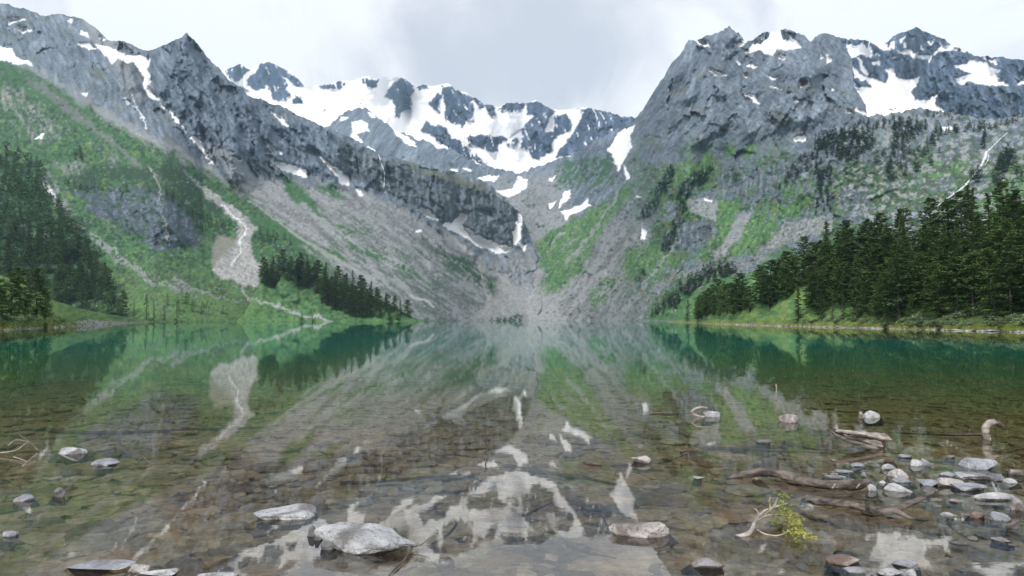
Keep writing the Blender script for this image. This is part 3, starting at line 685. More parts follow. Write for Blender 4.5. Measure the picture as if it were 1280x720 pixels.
p.put(np.full(gx.shape, .9), lerp(GRASS * 1.05, GRASS_L * .95, sm(-.4, .6, gs + fbm(gx / 14, gy_ / 9, 3, 381))[..., None]), .4)
p.put(dots(gx, gy_, 5, 383, .5) * .8, SHRUB, .4)
p.put(sm(.0, .3, fbm(gx / 9, gy_ / 6, 3, 379) + .4 * gs) * .8, lerp(SHRUB, GRASS, .35), .4)
p.put((1 - sm(300, 345, gx)) * .8, lerp(GRASS_L * .9, SHRUB, sm(-.2, .6, gs)[..., None] * .7), .4)
p.put(p.line(Q2((270,520),(290,560),(350,580),(430,600),(480,625),(560,640),(640,658)), [1.2, 1.2, 1.6, 2.2, 2.8, 2, 1.2], 1.2) * sm(-.7, .2, gs + .1) * .8, lerp(SCREE, PALE, .35), .6)
G.build('knoll_ground', M_TER, p.col, p.rk * .7, 'low wooded knoll at the foot of the left mountain side')
# ------------------------------------------------------------------ water and lake bed
m, nt, N, L = new_mat('lake_water')
out = N.new('ShaderNodeOutputMaterial'); tr = N.new('ShaderNodeBsdfTransparent'); gl_ = N.new('ShaderNodeBsdfGlossy')
tr.inputs['Color'].default_value = (.93, .97, .95, 1); gl_.inputs['Roughness'].default_value = .0
gl_.inputs['Color'].default_value = (.97, .98, .98, 1)
fr = N.new('ShaderNodeFresnel'); fr.inputs['IOR'].default_value = 2.2
tc = N.new('ShaderNodeTexCoord')
mp = N.new('ShaderNodeMapping'); mp.inputs['Scale'].default_value = (.6, 1.3, 1); L.new(tc.outputs['Object'], mp.inputs['Vector'])
w1 = noise_n(nt, mp.outputs[0], 4.2, 3, .5, .4)
w2 = noise_n(nt, mp.outputs[0], .35, 2, .5)
mp2 = N.new('ShaderNodeMapping'); mp2.inputs['Scale'].default_value = (.32, 2.2, 1); L.new(tc.outputs['Object'], mp2.inputs['Vector'])
w3 = noise_n(nt, mp2.outputs[0], 5.0, 4, .6, .6)
w1 = math_n(nt, 'ADD', w1, math_n(nt, 'MULTIPLY', w3, .22))
h = math_n(nt, 'ADD', w1, math_n(nt, 'MULTIPLY', w2, .9))
bp = N.new('ShaderNodeBump'); bp.inputs['Strength'].default_value = 1; bp.inputs['Distance'].default_value = .00027
L.new(h, bp.inputs['Height'])
L.new(bp.outputs[0], gl_.inputs['Normal']); L.new(bp.outputs[0], fr.inputs['Normal'])
mx = N.new('ShaderNodeMixShader'); L.new(math_n(nt, 'MULTIPLY', fr.outputs[0], .95), mx.inputs[0]); L.new(tr.outputs[0], mx.inputs[1]); L.new(gl_.outputs[0], mx.inputs[2])
L.new(mx.outputs[0], out.inputs[0]); M_WATER = m
me = mesh_np('lake_water', [(-2500, -60, 0), (2500, -60, 0), (2500, 2600, 0), (-2500, 2600, 0)], faces4=[(0, 1, 2, 3)], mat=M_WATER)
tag(link('lake_water', me), 'clear calm green lake water mirroring the mountains', 'water', kind='structure')

def depth_at(x, y):
    r = np.hypot(x * .8, y)
    d = np.interp(r, [0, 5, 9, 14, 20, 28, 40, 60, 90, 140, 4000], [.09, .11, .15, .20, .28, .40, .6, .9, 1.3, 2.0, 3.2])
    near_r = np.exp(-((x - 6.2) / 3.2) ** 2 - ((y - 10.5) / 3.5) ** 2)      # the stony spit on the right lies shallower
    return d * (1 - .45 * near_r)

m, nt, N, L = new_mat('lake_bed')
out = N.new('ShaderNodeOutputMaterial'); b = N.new('ShaderNodeBsdfPrincipled'); b.inputs['Roughness'].default_value = .8
tc = N.new('ShaderNodeTexCoord')
a1 = N.new('ShaderNodeAttribute'); a1.attribute_name = 'albedo'
vo = N.new('ShaderNodeTexVoronoi'); vo.inputs['Scale'].default_value = 3.2; vo.inputs['Randomness'].default_value = 1
L.new(tc.outputs['Object'], vo.inputs['Vector'])
ve = N.new('ShaderNodeTexVoronoi'); ve.feature = 'DISTANCE_TO_EDGE'; ve.inputs['Scale'].default_value = 3.2; L.new(tc.outputs['Object'], ve.inputs['Vector'])
n1 = noise_n(nt, tc.outputs['Object'], 7, 7, .68)
f = ramp(nt, n1, [(.28, .35), (.5, .95), (.75, 1.6)])
c = mix_col(nt, 1, a1.outputs['Color'], f, 'MULTIPLY')
L.new(c, b.inputs['Base Color'])
bp = N.new('ShaderNodeBump'); bp.inputs['Distance'].default_value = .05; L.new(n1, bp.inputs['Height']); L.new(bp.outputs[0], b.inputs['Normal'])
L.new(b.outputs[0], out.inputs[0]); M_BED = m
gy = np.concatenate([np.linspace(-6, 30, 150), np.geomspace(31, 2600, 70)])
gx = np.concatenate([-np.geomspace(26, 2500, 40)[::-1], np.linspace(-25, 25, 150), np.geomspace(26, 2500, 40)])
XX, YY = np.meshgrid(gx, gy)
DD = depth_at(XX, YY)
nb = fbm(XX / 1.3, YY / 1.3, 4, 401); nb2 = fbm(XX / 5, YY / 5, 3, 405)
ZZ = -DD + np.where(YY < 60, .05 * nb, 0)
BROWN = C3(.68, .49, .275); OLV = C3(.56, .49, .20); WATER_TEAL = C3(.035, .66, .54); GRN = C3(.24, .54, .27)
bc = lerp(BROWN, OLV, sm(-.2, .5, nb2 + .3 * nb)[..., None])
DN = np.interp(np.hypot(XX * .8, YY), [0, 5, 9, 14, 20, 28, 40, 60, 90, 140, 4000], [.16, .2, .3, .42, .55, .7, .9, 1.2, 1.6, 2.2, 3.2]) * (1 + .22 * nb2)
bc = lerp(bc, OLV, sm(.30, .55, DN)[..., None]); bc = lerp(bc, GRN, sm(.5, 1.0, DN)[..., None]); bc = lerp(bc, WATER_TEAL, sm(.8, 1.8, DN)[..., None])  # green and teal light scattered by deeper water, put into the bed colour
n = len(gx); i = np.arange(XX.size).reshape(XX.shape)
fq = np.stack([i[:-1, :-1], i[:-1, 1:], i[1:, 1:], i[1:, :-1]], -1).reshape(-1, 4)
me = mesh_np('lake_bed', np.stack([XX, YY, ZZ], -1).reshape(-1, 3), faces4=fq, mat=M_BED, smooth=True, attrs={'albedo': bc.reshape(-1, 3)})
tag(link('lake_bed', me), 'brown stony lake bed sinking into green depth', 'lake bed', kind='structure')
# ------------------------------------------------------------------ vegetation
def leaf_mat(name, dark, light, trans=.0, hue_var=.5):
    m, nt, N, L = new_mat(name)
    out = N.new('ShaderNodeOutputMaterial'); b = N.new('ShaderNodeBsdfPrincipled'); b.inputs['Roughness'].default_value = .75
    b.inputs['Specular IOR Level'].default_value = .25
    t = N.new('ShaderNodeAttribute'); t.attribute_name = 'tint'
    oi = N.new('ShaderNodeObjectInfo')
    f = math_n(nt, 'ADD', math_n(nt, 'MULTIPLY', t.outputs['Fac'], 1 - hue_var), math_n(nt, 'MULTIPLY', oi.outputs['Random'], hue_var))
    L.new(mix_col(nt, f, dark, light), b.inputs['Base Color'])
    if trans:
        tl = N.new('ShaderNodeBsdfTranslucent'); L.new(mix_col(nt, f, dark, light), tl.inputs['Color'])
        mx = N.new('ShaderNodeMixShader'); mx.inputs[0].default_value = trans
        L.new(b.outputs[0], mx.inputs[1]); L.new(tl.outputs[0], mx.inputs[2]); L.new(mx.outputs[0], out.inputs[0])
    else: L.new(b.outputs[0], out.inputs[0])
    return m
M_NEEDLE = leaf_mat('conifer_needles', (.022, .052, .017), (.135, .215, .052), .2)
M_NEEDLE_B = leaf_mat('larch_needles', (.035, .075, .03), (.105, .165, .06), .15)
M_WILLOW = leaf_mat('willow_leaves', (.10, .16, .075), (.27, .34, .18), .25)
M_RUST = leaf_mat('rusty_needles', (.06, .045, .025), (.12, .09, .05), .1)
def wood_mat(name, c1, c2, scale=3, stretch=(1, 1, .15), bump=.01, rough=.85, knots=False):
    m, nt, N, L = new_mat(name)
    out = N.new('ShaderNodeOutputMaterial'); b = N.new('ShaderNodeBsdfPrincipled'); b.inputs['Roughness'].default_value = rough
    tc = N.new('ShaderNodeTexCoord'); mp = N.new('ShaderNodeMapping'); mp.inputs['Scale'].default_value = stretch
    L.new(tc.outputs['Object'], mp.inputs['Vector'])
    n1 = noise_n(nt, mp.outputs[0], scale, 6, .65, .4); n2 = noise_n(nt, tc.outputs['Object'], scale * .5, 3)
    f = ramp(nt, math_n(nt, 'ADD', math_n(nt, 'MULTIPLY', n1, .7), math_n(nt, 'MULTIPLY', n2, .3)), [(.40, 0), (.62, 1)])
    L.new(mix_col(nt, f, c1, c2), b.inputs['Base Color'])
    bp = N.new('ShaderNodeBump'); bp.inputs['Distance'].default_value = bump; L.new(n1, bp.inputs['Height']); L.new(bp.outputs[0], b.inputs['Normal'])
    L.new(b.outputs[0], out.inputs[0])
    return m
M_BARK = wood_mat('conifer_bark', (.035, .029, .025), (.09, .075, .065), 2)
M_DEADW = wood_mat('dead_grey_wood', (.20, .18, .165), (.36, .335, .31), 2)

def tube_arrays(pts, rad, sides=6, seed=0, jitter=0.0, cap=True):
    """one closed tapering tube along the points"""
    P = [Vector(p) for p in pts]; V = []; Fq = []; Ft = []
    r_ = np.random.default_rng(seed)
    up = Vector((0, 0, 1)); pn = None
    for i, p in enumerate(P):
        t = (P[min(i + 1, len(P) - 1)] - P[max(i - 1, 0)]).normalized()
        if pn is None:
            pn = t.cross(up if abs(t.z) < .9 else Vector((1, 0, 0))).normalized()
        pn = (pn - t * pn.dot(t)).normalized(); bn = t.cross(pn)
        for k in range(sides):
            a = 2 * math.pi * k / sides
            rr = rad[i] * (1 + jitter * (r_.random() - .5))
            V.append(tuple(p + (pn * math.cos(a) + bn * math.sin(a)) * rr))
    for i in range(len(P) - 1):
        for k in range(sides):
            a = i * sides + k; b = i * sides + (k + 1) % sides
            Fq.append((a, b, b + sides, a + sides))
    if cap:
        for base, end in ((0, 0), ((len(P) - 1) * sides, len(P) - 1)):
            c = len(V); V.append(tuple(P[end]))
            for k in range(sides):
                a, b = base + k, base + (k + 1) % sides
                Ft.append((a, c, b) if end == 0 else (a, b, c))
    return V, Fq, Ft

def join_arrays(parts):
    V, Q, T = [], [], []
    for v, q, t in parts:
        o = len(V); V += list(v); Q += [tuple(i + o for i in f) for f in q]; T += [tuple(i + o for i in f) for f in t]
    return V, Q, T

def clumps(centers, sizes, per, r_, flat=.55, tilt=.9):
    """tufts of foliage: 'per' small quads of random direction round every centre"""
    C = np.repeat(np.asarray(centers), per, 0); S = np.repeat(np.asarray(sizes), per)
    n = len(C)
    C = C + r_.normal(0, .45, (n, 3)) * S[:, None] * np.array([1, 1, flat])
    a = r_.uniform(0, 2 * np.pi, n)
    u = np.stack([np.cos(a), np.sin(a), r_.normal(0, .35, n)], -1)
    w = np.stack([-np.sin(a) , np.cos(a), r_.normal(0, 1, n) * tilt], -1)
    u /= np.linalg.norm(u, axis=1)[:, None]; w /= np.linalg.norm(w, axis=1)[:, None]
    l = S * r_.uniform(.6, 1.2, n); b = S * r_.uniform(.35, .75, n)
    p0 = C - u * l[:, None] * .5; p1 = C + w * b[:, None] * .5; p2 = C + u * l[:, None] * .6; p3 = C - w * b[:, None] * .5
    V = np.stack([p0, p1, p2, p3], 1).reshape(-1, 3)
    i = np.arange(n * 4).reshape(n, 4)
    return V, i

def conifer(seed, kind, nbranch=64, per=4, ncl=5, big=1.0):
    """unit-height conifer: crown arrays (V, quads, tint) and trunk with limbs"""
    r_ = np.random.default_rng(seed)
    cen, siz, tin = [], [], []; limbs = []
    lean = r_.normal(0, .012, 2)
    t0 = {'pine': .10, 'spire': .05, 'young': .04}[kind]
    R = {'pine': .265, 'spire': .18, 'young': .22}[kind] * r_.uniform(.92, 1.1)
    lob = r_.uniform(0, 6.28, 4)
    for k in range(nbranch):
        t = t0 + (1 - t0) * ((k + r_.random()) / nbranch)
        a = r_.uniform(0, 2 * math.pi)
        if kind == 'pine': prof = (max(0, 1 - t) ** .40) * min(1, (t + .12) / .42) ** .7
        elif kind == 'spire': prof = (1 - t) ** .85 * min(1, (t + .1) / .2)
        else: prof = (1 - t) ** .75 * min(1, (t + .15) / .22)
        rr = R * prof * r_.uniform(.72, 1.12) * (1 + .16 * math.sin(2 * a + lob[0] + 7 * t) + .10 * math.sin(3 * a + lob[1] - 11 * t)) + .012
        rise = (.45 * (t - .35) if kind == 'pine' else -.18 + .35 * t) * rr * 1.6
        x0 = lean[0] * t; y0 = lean[1] * t
        tipz = t + rise; bt = r_.normal()
        for j in range(ncl):
            f = (.28 + .72 * (j + r_.random() * .8) / ncl)
            z = t + rise * f - (.10 * rr * math.sin(f * 3.1) if kind != 'pine' else 0)
            cen.append((x0 + math.cos(a) * rr * f, y0 + math.sin(a) * rr * f, z))
            siz.append((.047 if kind == 'pine' else .040) * r_.uniform(.75, 1.25) * (.6 + .4 * prof) * big)
            tin.append(np.clip(.42 + .16 * bt + r_.normal(0, .10), 0, 1))
        if k % 3 == 0 and rr > .05:
            limbs.append(tube_arrays([(x0, y0, t), (x0 + math.cos(a) * rr * .5, y0 + math.sin(a) * rr * .5, t + rise * .45), (x0 + math.cos(a) * rr * .9, y0 + math.sin(a) * rr * .9, tipz - .1 * rise)], [.006 * (1.3 - t), .004 * (1.3 - t), .0012], 3, cap=False))
    for q in range(6):
        cen.append((lean[0] + r_.normal(0, .006), lean[1] + r_.normal(0, .006), .955 + .01 * q)); siz.append(.03 if kind == 'pine' else .02); tin.append(.6)
    V, Qd = clumps(cen, siz, per, r_, .4, .5)
    tint = np.repeat(np.repeat(tin, per) + r_.normal(0, .07, len(cen) * per), 4).clip(0, 1)
    trunk = tube_arrays([(0, 0, -.04), (0, 0, .02), (lean[0] * .3, lean[1] * .3, .3), (lean[0] * .7, lean[1] * .7, .7), (lean[0], lean[1], .97)], [.024, .017, .0135, .007, .002], 7)
    return (V, Qd, tint), join_arrays([trunk] + limbs)

PROTO = {}
for kind, seeds in (('pine', range(5)), ('spire', range(20, 24)), ('young', range(40, 42))):
    PROTO[kind] = []
    for sd in seeds:
        (V, Qd, tint), (tv, tq, tt) = conifer(sd, kind, 96 if kind == 'pine' else 76, 6, 7 if kind == 'pine' else 6)
        PROTO[kind].append((mesh_np('crown', V, faces4=Qd, mat=M_NEEDLE, attrs={'tint': tint}), mesh_np('trunk', tv, tq, tt, M_BARK)))
LARCH = []
for sd in (60, 61):
    (V, Qd, tint), (tv, tq, tt) = conifer(sd, 'spire', 60, 4, 5)
    LARCH.append((mesh_np('crown', V, faces4=Qd, mat=M_NEEDLE_B, attrs={'tint': tint}), mesh_np('trunk', tv, tq, tt, M_BARK)))

placed = []
def free(p, gap):
    for q in placed:
        if (q[0] - p.x) ** 2 + (q[1] - p.y) ** 2 < gap * gap: return False
    return True

def tree(p, h, label, group, kind='pine', protos=None, fat=1.0, name='conifer_tree'):
    protos = protos or PROTO[kind]
    cm, tm = protos[rng.randrange(len(protos))]
    r = empty(name, p, rng.uniform(0, 6.28)); tag(r, label, 'tree', group)
    for nm, me in (('crown', cm), ('trunk', tm)):
        o = link(nm, me, r); o.scale = (h * fat, h * fat, h)
    placed.append((p.x, p.y))
    return r

def inside(poly, x, y):
    c = False
    for i in range(len(poly)):
        ax, ay = poly[i]; bx, by = poly[(i + 1) % len(poly)]
        if (ay > y) != (by > y) and x < (bx - ax) * (y - ay) / (by - ay) + ax: c = not c
    return c

def scatter(L, poly, n, gap, tries=40000):
    xs = [p[0] for p in poly]; ys = [p[1] for p in poly]; got = []
    for _ in range(tries):
        if len(got) >= n: break
        x, y = rng.uniform(min(xs), max(xs)), rng.uniform(min(ys), max(ys))
        if not inside(poly, x, y): continue
        p = L.point(x, y)
        if free(p, gap): got.append((x, y, p)); placed.append((p.x, p.y))
    return got

# --- the trees that stand out on the right bank, placed one by one: (px, py of the foot, height in px)
def one(L, px, py, hpx, label, kind='pine', protos=None, fat=1.0, group=None, sink=.2, name='conifer_tree'):
    p = L.point(px, py); h = hpx / F * p.y
    return tree(p - Vector((0, 0, sink)), h, label, group, kind, protos, fat, name)
one(E, 998, 400, 42, 'lone dark spire conifer at the left end of the front row on the right shore', 'spire', fat=1.15)
one(E, 1027, 399, 36, 'small pointed conifer standing second from the lone spire on the right shore', 'young', fat=.95)
one(E, 1041, 400, 33, 'thin pale larch between two small conifers in front of the right forest', 'spire', LARCH, .9, name='larch_tree')
one(E, 1054, 399, 36, 'small grey-green larch beside the gap at the front edge of the right forest', 'spire', LARCH, 1.05, name='larch_tree')
one(E, 1108, 402, 62, 'bushy broad conifer coming lowest to the water on the right shore', 'pine', fat=1.15)
one(E, 1124, 401, 78, 'tall dense conifer right behind the bushy one lowest on the right shore', 'pine', fat=1.1)
one(E, 1138, 400, 30, 'small young conifer at the forest foot in front of the tall dense one', 'young')
one(E, 1072, 396, 78, 'tall narrow conifer with a rusty tint at the light gap in the right forest', 'spire', fat=1.1)
one(E, 1211, 316, 86, 'tallest slim conifer topping the right forest below the cascade', 'spire', fat=1.0)
one(E, 1238, 310, 70, 'tall conifer with an open crown on the skyline, right of the tallest slim one', 'spire', fat=1.1)
one(E, 1272, 312, 76, 'tall dark conifer on the forest skyline at the right edge', 'pine', fat=.9)
one(E, 1033, 338, 62, 'narrow column shaped conifer rising above the left shoulder of the right forest', 'spire', fat=1.25)
# --- the forest
edge_E = [(845, 402), (860, 397), (890, 391), (925, 383), (960, 372), (1000, 352), (1040, 338), (1080, 325), (1120, 317), (1180, 308), (1310, 296),
          (1310, 398), (1200, 397), (1150, 399), (1060, 398), (1015, 393), (1011, 372), (1004, 356), (985, 376), (960, 387), (925, 394), (890, 399), (860, 402.5)]
gaps = [(1072, 350, 9), (1236, 302, 8), (1006, 372, 7), (1150, 330, 6)]
got = scatter(E, edge_E, 162, 3.5)
for x, y, p in sorted(got, key=lambda g: g[0]):
    if any(abs(x - gx) < gr and abs(y - gy) < 14 for gx, gy, gr in gaps): continue
    top = float(np.interp(x, E.c, E.t)); back = y - top < 16
    h = rng.uniform(8.5, 14.5) * (1.04 if back else .86)
    h *= float(np.interp(x, [850, 900, 960, 1040, 1280], [1.05, 1.1, 1.1, 1.0, 1.0]))
    k = 'pine' if rng.random() < .85 else ('spire' if rng.random() < .8 else 'young')
    if x < 950: lab, grp = 'dark conifer in the tapering left end of the forest on the right shore', 'conifers in the tapering end of the right forest'
    elif back: lab, grp = 'dark green conifer along the upper skyline of the forest on the right bank', 'conifers on the upper edge of the right forest'
    elif y > 380: lab, grp = 'dark green conifer in the lowest rows of the right forest, facing the water', 'conifers in the lowest rows of the right forest'
    else: lab, grp = 'dark green conifer deep in the middle of the dense forest on the right bank', 'conifers in the middle of the right forest'
    tree(p - Vector((0, 0, .3)), h, lab, grp, k, fat=rng.uniform(1.0, 1.4) if k == 'pine' else rng.uniform(.95, 1.2))
# --- left point: big trees near the water, then the wood behind them
for px, py, hp, lab, kd, ft in ((46, 399, 64, 'tallest dark conifer with a full crown on the left grassy point', 'pine', .92), (14, 400, 60, 'dense dark conifer with a visible pale trunk near the left edge', 'pine', 1.05), (31, 403, 30, 'small pointed conifer in front of the two big ones on the left point', 'young', 1.1),
                            (-6, 402, 58, 'dark conifer cut by the left edge of the view', 'pine', 1.1), (56, 399, 40, 'lower bushy conifer leaning on the right side of the tallest one on the left point', 'pine', 1.0), (3, 404, 38, 'stout low conifer at the very left above the stony edge', 'young', 1.2),
                            (24, 392, 58, 'conifer half hidden between the two big ones on the left point', 'pine', 1.0), (139, 396, 34, 'dark conifer second from the end of the tree row behind the left point', 'pine', 1.0), (153, 398, 34, 'dark conifer at the end of the tree row behind the left point', 'pine', 1.1)):
    one(Fb if px < 70 else Cm, px, min(py, 401), hp, lab, kd, fat=ft)
left_wood = [(-60, 190), (0, 215), (40, 240), (67, 262), (84, 288), (104, 306), (111, 325), (124, 335), (135, 360), (150, 378), (152, 394), (110, 393), (66, 384), (0, 380), (-60, 380)]
for x, y, p in scatter(Cm, [(-30, 300), (70, 300), (104, 312), (112, 330), (124, 340), (135, 362), (150, 380), (152, 395), (110, 394), (66, 386), (-30, 384)], 72, 7.0):
    tree(p - Vector((0, 0, .4)), rng.uniform(17, 26), 'dark conifer in the wood behind the grassy left point', 'conifers in the wood behind the left point', 'pine' if rng.random() < .5 else 'spire', fat=rng.uniform(1.0, 1.35))
for px, py, hp, lab in ((167, 400, 24, 'slim grey-green larch just right of the dark tree row on the left shore'), (183, 401, 34, 'tallest of the slim pale larches at the left waterline'), (192, 401.4, 26, 'slim larch right beside the tallest pale larch at the left waterline'), (221, 401.4, 26, 'single slim larch at the left waterline, apart from the others'), (205, 401, 20, 'short larch between the pair and the single larch at the left waterline')):
    one(Cm, px, py, hp, lab, 'spire', LARCH, .9, name='larch_tree')
# --- knoll
for x, y, p in scatter(G, [(326, 352), (336, 342), (352, 338), (380, 344), (420, 357), (460, 371), (490, 385), (510, 396), (506, 400.8), (470, 400), (440, 398), (425, 385), (410, 392), (398, 372), (380, 362), (372, 352), (350, 350), (340, 362)], 62, 8):
    tree(p - Vector((0, 0, .4)), rng.uniform(18, 27) * (1 if x < 480 else .8), 'dark conifer of the small wood covering the knoll by the far left shore', 'conifers on the wooded knoll', 'pine' if rng.random() < .6 else 'spire', fat=rng.uniform(1.05, 1.4))
for px, hp, lab in ((377, 10, 'tiny lone conifer at the water left of the wooded knoll foot'), (391, 10, 'tiny lone conifer at the water below the wooded knoll')):
    one(G, px, 401.2, hp, lab, 'young')

# --- dead snag on the right
r = empty('dead_tree', E.point(1240, 391)); tag(r, 'bare grey dead trunk standing at the front edge of the forest near the right side', 'dead tree')
h = 50 / F * r.location.y; parts = [tube_arrays([(0, 0, -.3), (.05, 0, h * .3), (-.04, .03, h * .65), (.04, 0, h)], [.17, .13, .09, .025], 7, 3, .2)]
link('trunk', mesh_np('trunk', *parts[0][:2], parts[0][2], M_DEADW), r)
for k in range(9):
    a = rng.uniform(0, 6.28); z = h * rng.uniform(.3, .9); l = rng.uniform(.4, 1.0)
    b = tube_arrays([(0, 0, z), (math.cos(a) * l * .5, math.sin(a) * l * .5, z + .05), (math.cos(a) * l, math.sin(a) * l, z - .1)], [.035, .025, .01], 5)
    link('limb', mesh_np('limb', *b[:2], b[2], M_DEADW), r)

# --- the trees too far and too many to tell apart: one mass each side
def far_forest(name, label, spots, seed):
    r_ = np.random.default_rng(seed); lows = [conifer(800 + k, 'spire' if k % 2 else 'pine', 34, 3, 4, 1.9)[0] for k in range(4)]
    Vs, Qs, Ts = [], [], []; o = 0
    for p, h, fat in spots:
        V, Qd, t = lows[r_.integers(4)]
        a = r_.uniform(0, 6.28); c, s_ = math.cos(a), math.sin(a)
        W = np.stack([(V[:, 0] * c - V[:, 1] * s_) * h * fat + p.x, (V[:, 0] * s_ + V[:, 1] * c) * h * fat + p.y, V[:, 2] * h + p.z - .3], -1)
        Vs.append(W); Qs.append(Qd + o); Ts.append(np.clip(t * .8 - .12 + r_.normal(0, .12), 0, 1)); o += len(V)
    me = mesh_np(name, np.concatenate(Vs), faces4=np.concatenate(Qs), mat=M_NEEDLE, attrs={'tint': np.concatenate(Ts)})
    tag(link(name, me), label, 'forest', kind='stuff')
placed.clear()
sp = []
for x, y, p in scatter(Cm, [(-60, 185), (0, 190), (45, 205), (67, 240), (84, 275), (104, 290), (104, 318), (70, 300), (-60, 300)], 230, 7): sp.append((p, rng.uniform(14, 22), rng.uniform(1.0, 1.35)))
for x, y, p in scatter(Cm, [(-30, 300), (70, 300), (104, 312), (112, 330), (124, 340), (135, 362), (150, 380), (150, 394), (110, 392), (66, 384), (-30, 380)], 120, 6): sp.append((p, rng.uniform(12, 20), rng.uniform(1.0, 1.35)))
for poly, n in ((P4((220,80),(330,110),(640,130),(700,200),(850,240),(880,260),(740,270),(680,190),(560,120),(300,125)), 46), ([(84, 192), (100, 188), (104, 205), (92, 206)], 10), ([(130, 60 + 345), (240, 398), (330, 392), (250, 380), (170, 375)], 10),
                (P5((300,290),(480,375),(600,490),(585,510),(470,425)), 26), (P1((970,600),(1030,640),(1000,680),(960,660)), 14), (Q2((300,290),(460,330),(480,350),(330,340)), 12), (Q2((350,0),(430,60),(400,100),(360,60)), 12), ([(30, 300), (110, 300), (160, 375), (140, 380)], 12)):
    for x, y, p in scatter(Cm, poly, n, 8, 4000): sp.append((p, rng.uniform(7, 13), rng.uniform(.95, 1.3)))
far_forest('forest_left_slope', 'scattered dark trees climbing the left mountain side', sp, 5)
placed.clear(); sp = []
for poly, n, h0, h1 in ((Q4((0,190),(150,150),(230,150),(310,200),(300,240),(200,290),(140,330),(60,270),(0,260)), 80, 9, 15), (Q4((420,110),(560,95),(600,130),(500,200),(440,240),(390,330),(400,220)), 48, 9, 14), (Q4((640,140),(1000,110),(1100,60),(1100,80),(900,150),(640,170)), 34, 7, 11),
                (Q4((860,250),(900,150),(920,170),(880,260)), 8, 9, 13), (Q4((950,340),(1010,250),(1060,280),(1000,370),(960,360)), 18, 9, 14), (Q4((300,260),(660,250),(640,330),(560,370),(400,420),(330,350)), 26, 8, 13), (Q4((820,400),(860,350),(870,410),(840,430)), 5, 9, 12),
                (Q4((0,330),(60,300),(90,420),(60,540),(0,480)), 22, 8, 13), (Q4((200,100),(420,80),(380,140),(240,150)), 22, 5, 9), (Q4((560,40),(800,60),(760,90),(600,80)), 14, 5, 8), (Q4((920,400),(1000,370),(1090,300),(1100,420),(1000,460)), 10, 8, 13),
                (Q3((60,345),(110,270),(165,170),(185,190),(150,250),(120,310),(80,370)), 34, 8, 13), (Q3((190,290),(230,200),(320,180),(290,230),(235,260),(225,330),(190,360)), 36, 8, 13), (Q3((130,475),(150,420),(190,350),(205,380),(180,430),(165,475)), 22, 8, 13),
                (Q3((100,710),(150,650),(220,600),(330,540),(380,530),(390,560),(300,590),(230,640),(170,690)), 60, 11, 16), (Q3((40,590),(70,530),(80,550),(60,590)), 8, 8, 12), (Q3((690,340),(690,270),(749,180),(749,330)), 20, 7, 11),
                (Q3((560,250),(600,180),(680,110),(749,60),(749,130),(640,200)), 36, 7, 11), (P3((880,570),(960,480),(990,470),(940,560)), 12, 8, 12)):
    for x, y, p in scatter(Rm, poly, n, 6, 3000): sp.append((p, rng.uniform(h0, h1), rng.uniform(1.3, 1.9)))
far_forest('forest_right_slope', 'small dark trees dotted over the rocky right slope', sp, 6)

# --- willow shrubs along the water on the right and left
def shrub_mesh(seed):
    r_ = np.random.default_rng(seed); cen, siz, tin = [], [], []
    for k in range(110):
        a = r_.uniform(0, 6.28); el = math.asin(r_.uniform(.0, 1)); rr = r_.uniform(.55, 1.0) * (1 + .22 * math.sin(2 * a + seed) + .15 * math.sin(5 * a))
        cen.append((math.cos(a) * math.cos(el) * rr, math.sin(a) * math.cos(el) * rr, math.sin(el) * rr * .8 + .06)); siz.append(r_.uniform(.16, .3)); tin.append(r_.uniform(.1, .6) + .35 * math.sin(el))
    V, Qd = clumps(cen, siz, 6, r_, .8, 1.2)
    return mesh_np('foliage', V, faces4=Qd, mat=M_WILLOW, attrs={'tint': np.repeat(np.repeat(tin, 6) + r_.normal(0, .1, len(cen) * 6), 4).clip(0, 1)})
SHR = [shrub_mesh(k) for k in range(4)]
def stems(seed):
    r_ = np.random.default_rng(seed)
    return join_arrays([tube_arrays([(0, 0, -.2), (math.cos(a) * .25, math.sin(a) * .25, .35), (math.cos(a) * .55, math.sin(a) * .55, .7)], [.03, .022, .008], 4) for a in r_.uniform(0, 6.28, 7)])
STM = [mesh_np('stem', *(lambda s: (s[0], s[1], s[2]))(stems(k)), M_BARK) for k in range(2)]
def shrub(p, w, h, label, group):
    r = empty('willow_shrub', p, rng.uniform(0, 6.28)); tag(r, label, 'shrub', group)
    for nm, me in (('foliage', rng.choice(SHR)), ('stem', rng.choice(STM))):
        o = link(nm, me, r); o.scale = (w, w, h)
for i in range(58):
    x = rng.uniform(1005, 1300); y = rng.uniform(398.5, 407) if x > 1100 else rng.uniform(399, 403.5)
    p = E.point(x, y); shrub(p, rng.uniform(.7, 1.7), rng.uniform(.6, 1.3), 'pale green willow bush in the thicket between the forest and the right shore', 'willow thicket on the right shore')
for i in range(16):
    x = rng.uniform(1195, 1262); y = rng.uniform(388, 398)
    p = E.point(x, y); shrub(p, rng.uniform(1.0, 1.9), rng.uniform(1.0, 1.9), 'taller green bush in front of the dark trees around the dead grey trunk', 'tall bushes round the dead trunk')
for i in range(22):
    x = rng.uniform(-10, 80); p = Fb.point(x, rng.uniform(395, 405)); shrub(p, rng.uniform(.6, 1.4), rng.uniform(.5, 1.1), 'light green bush in the grass under the conifers on the left point', 'bushes on the left point')

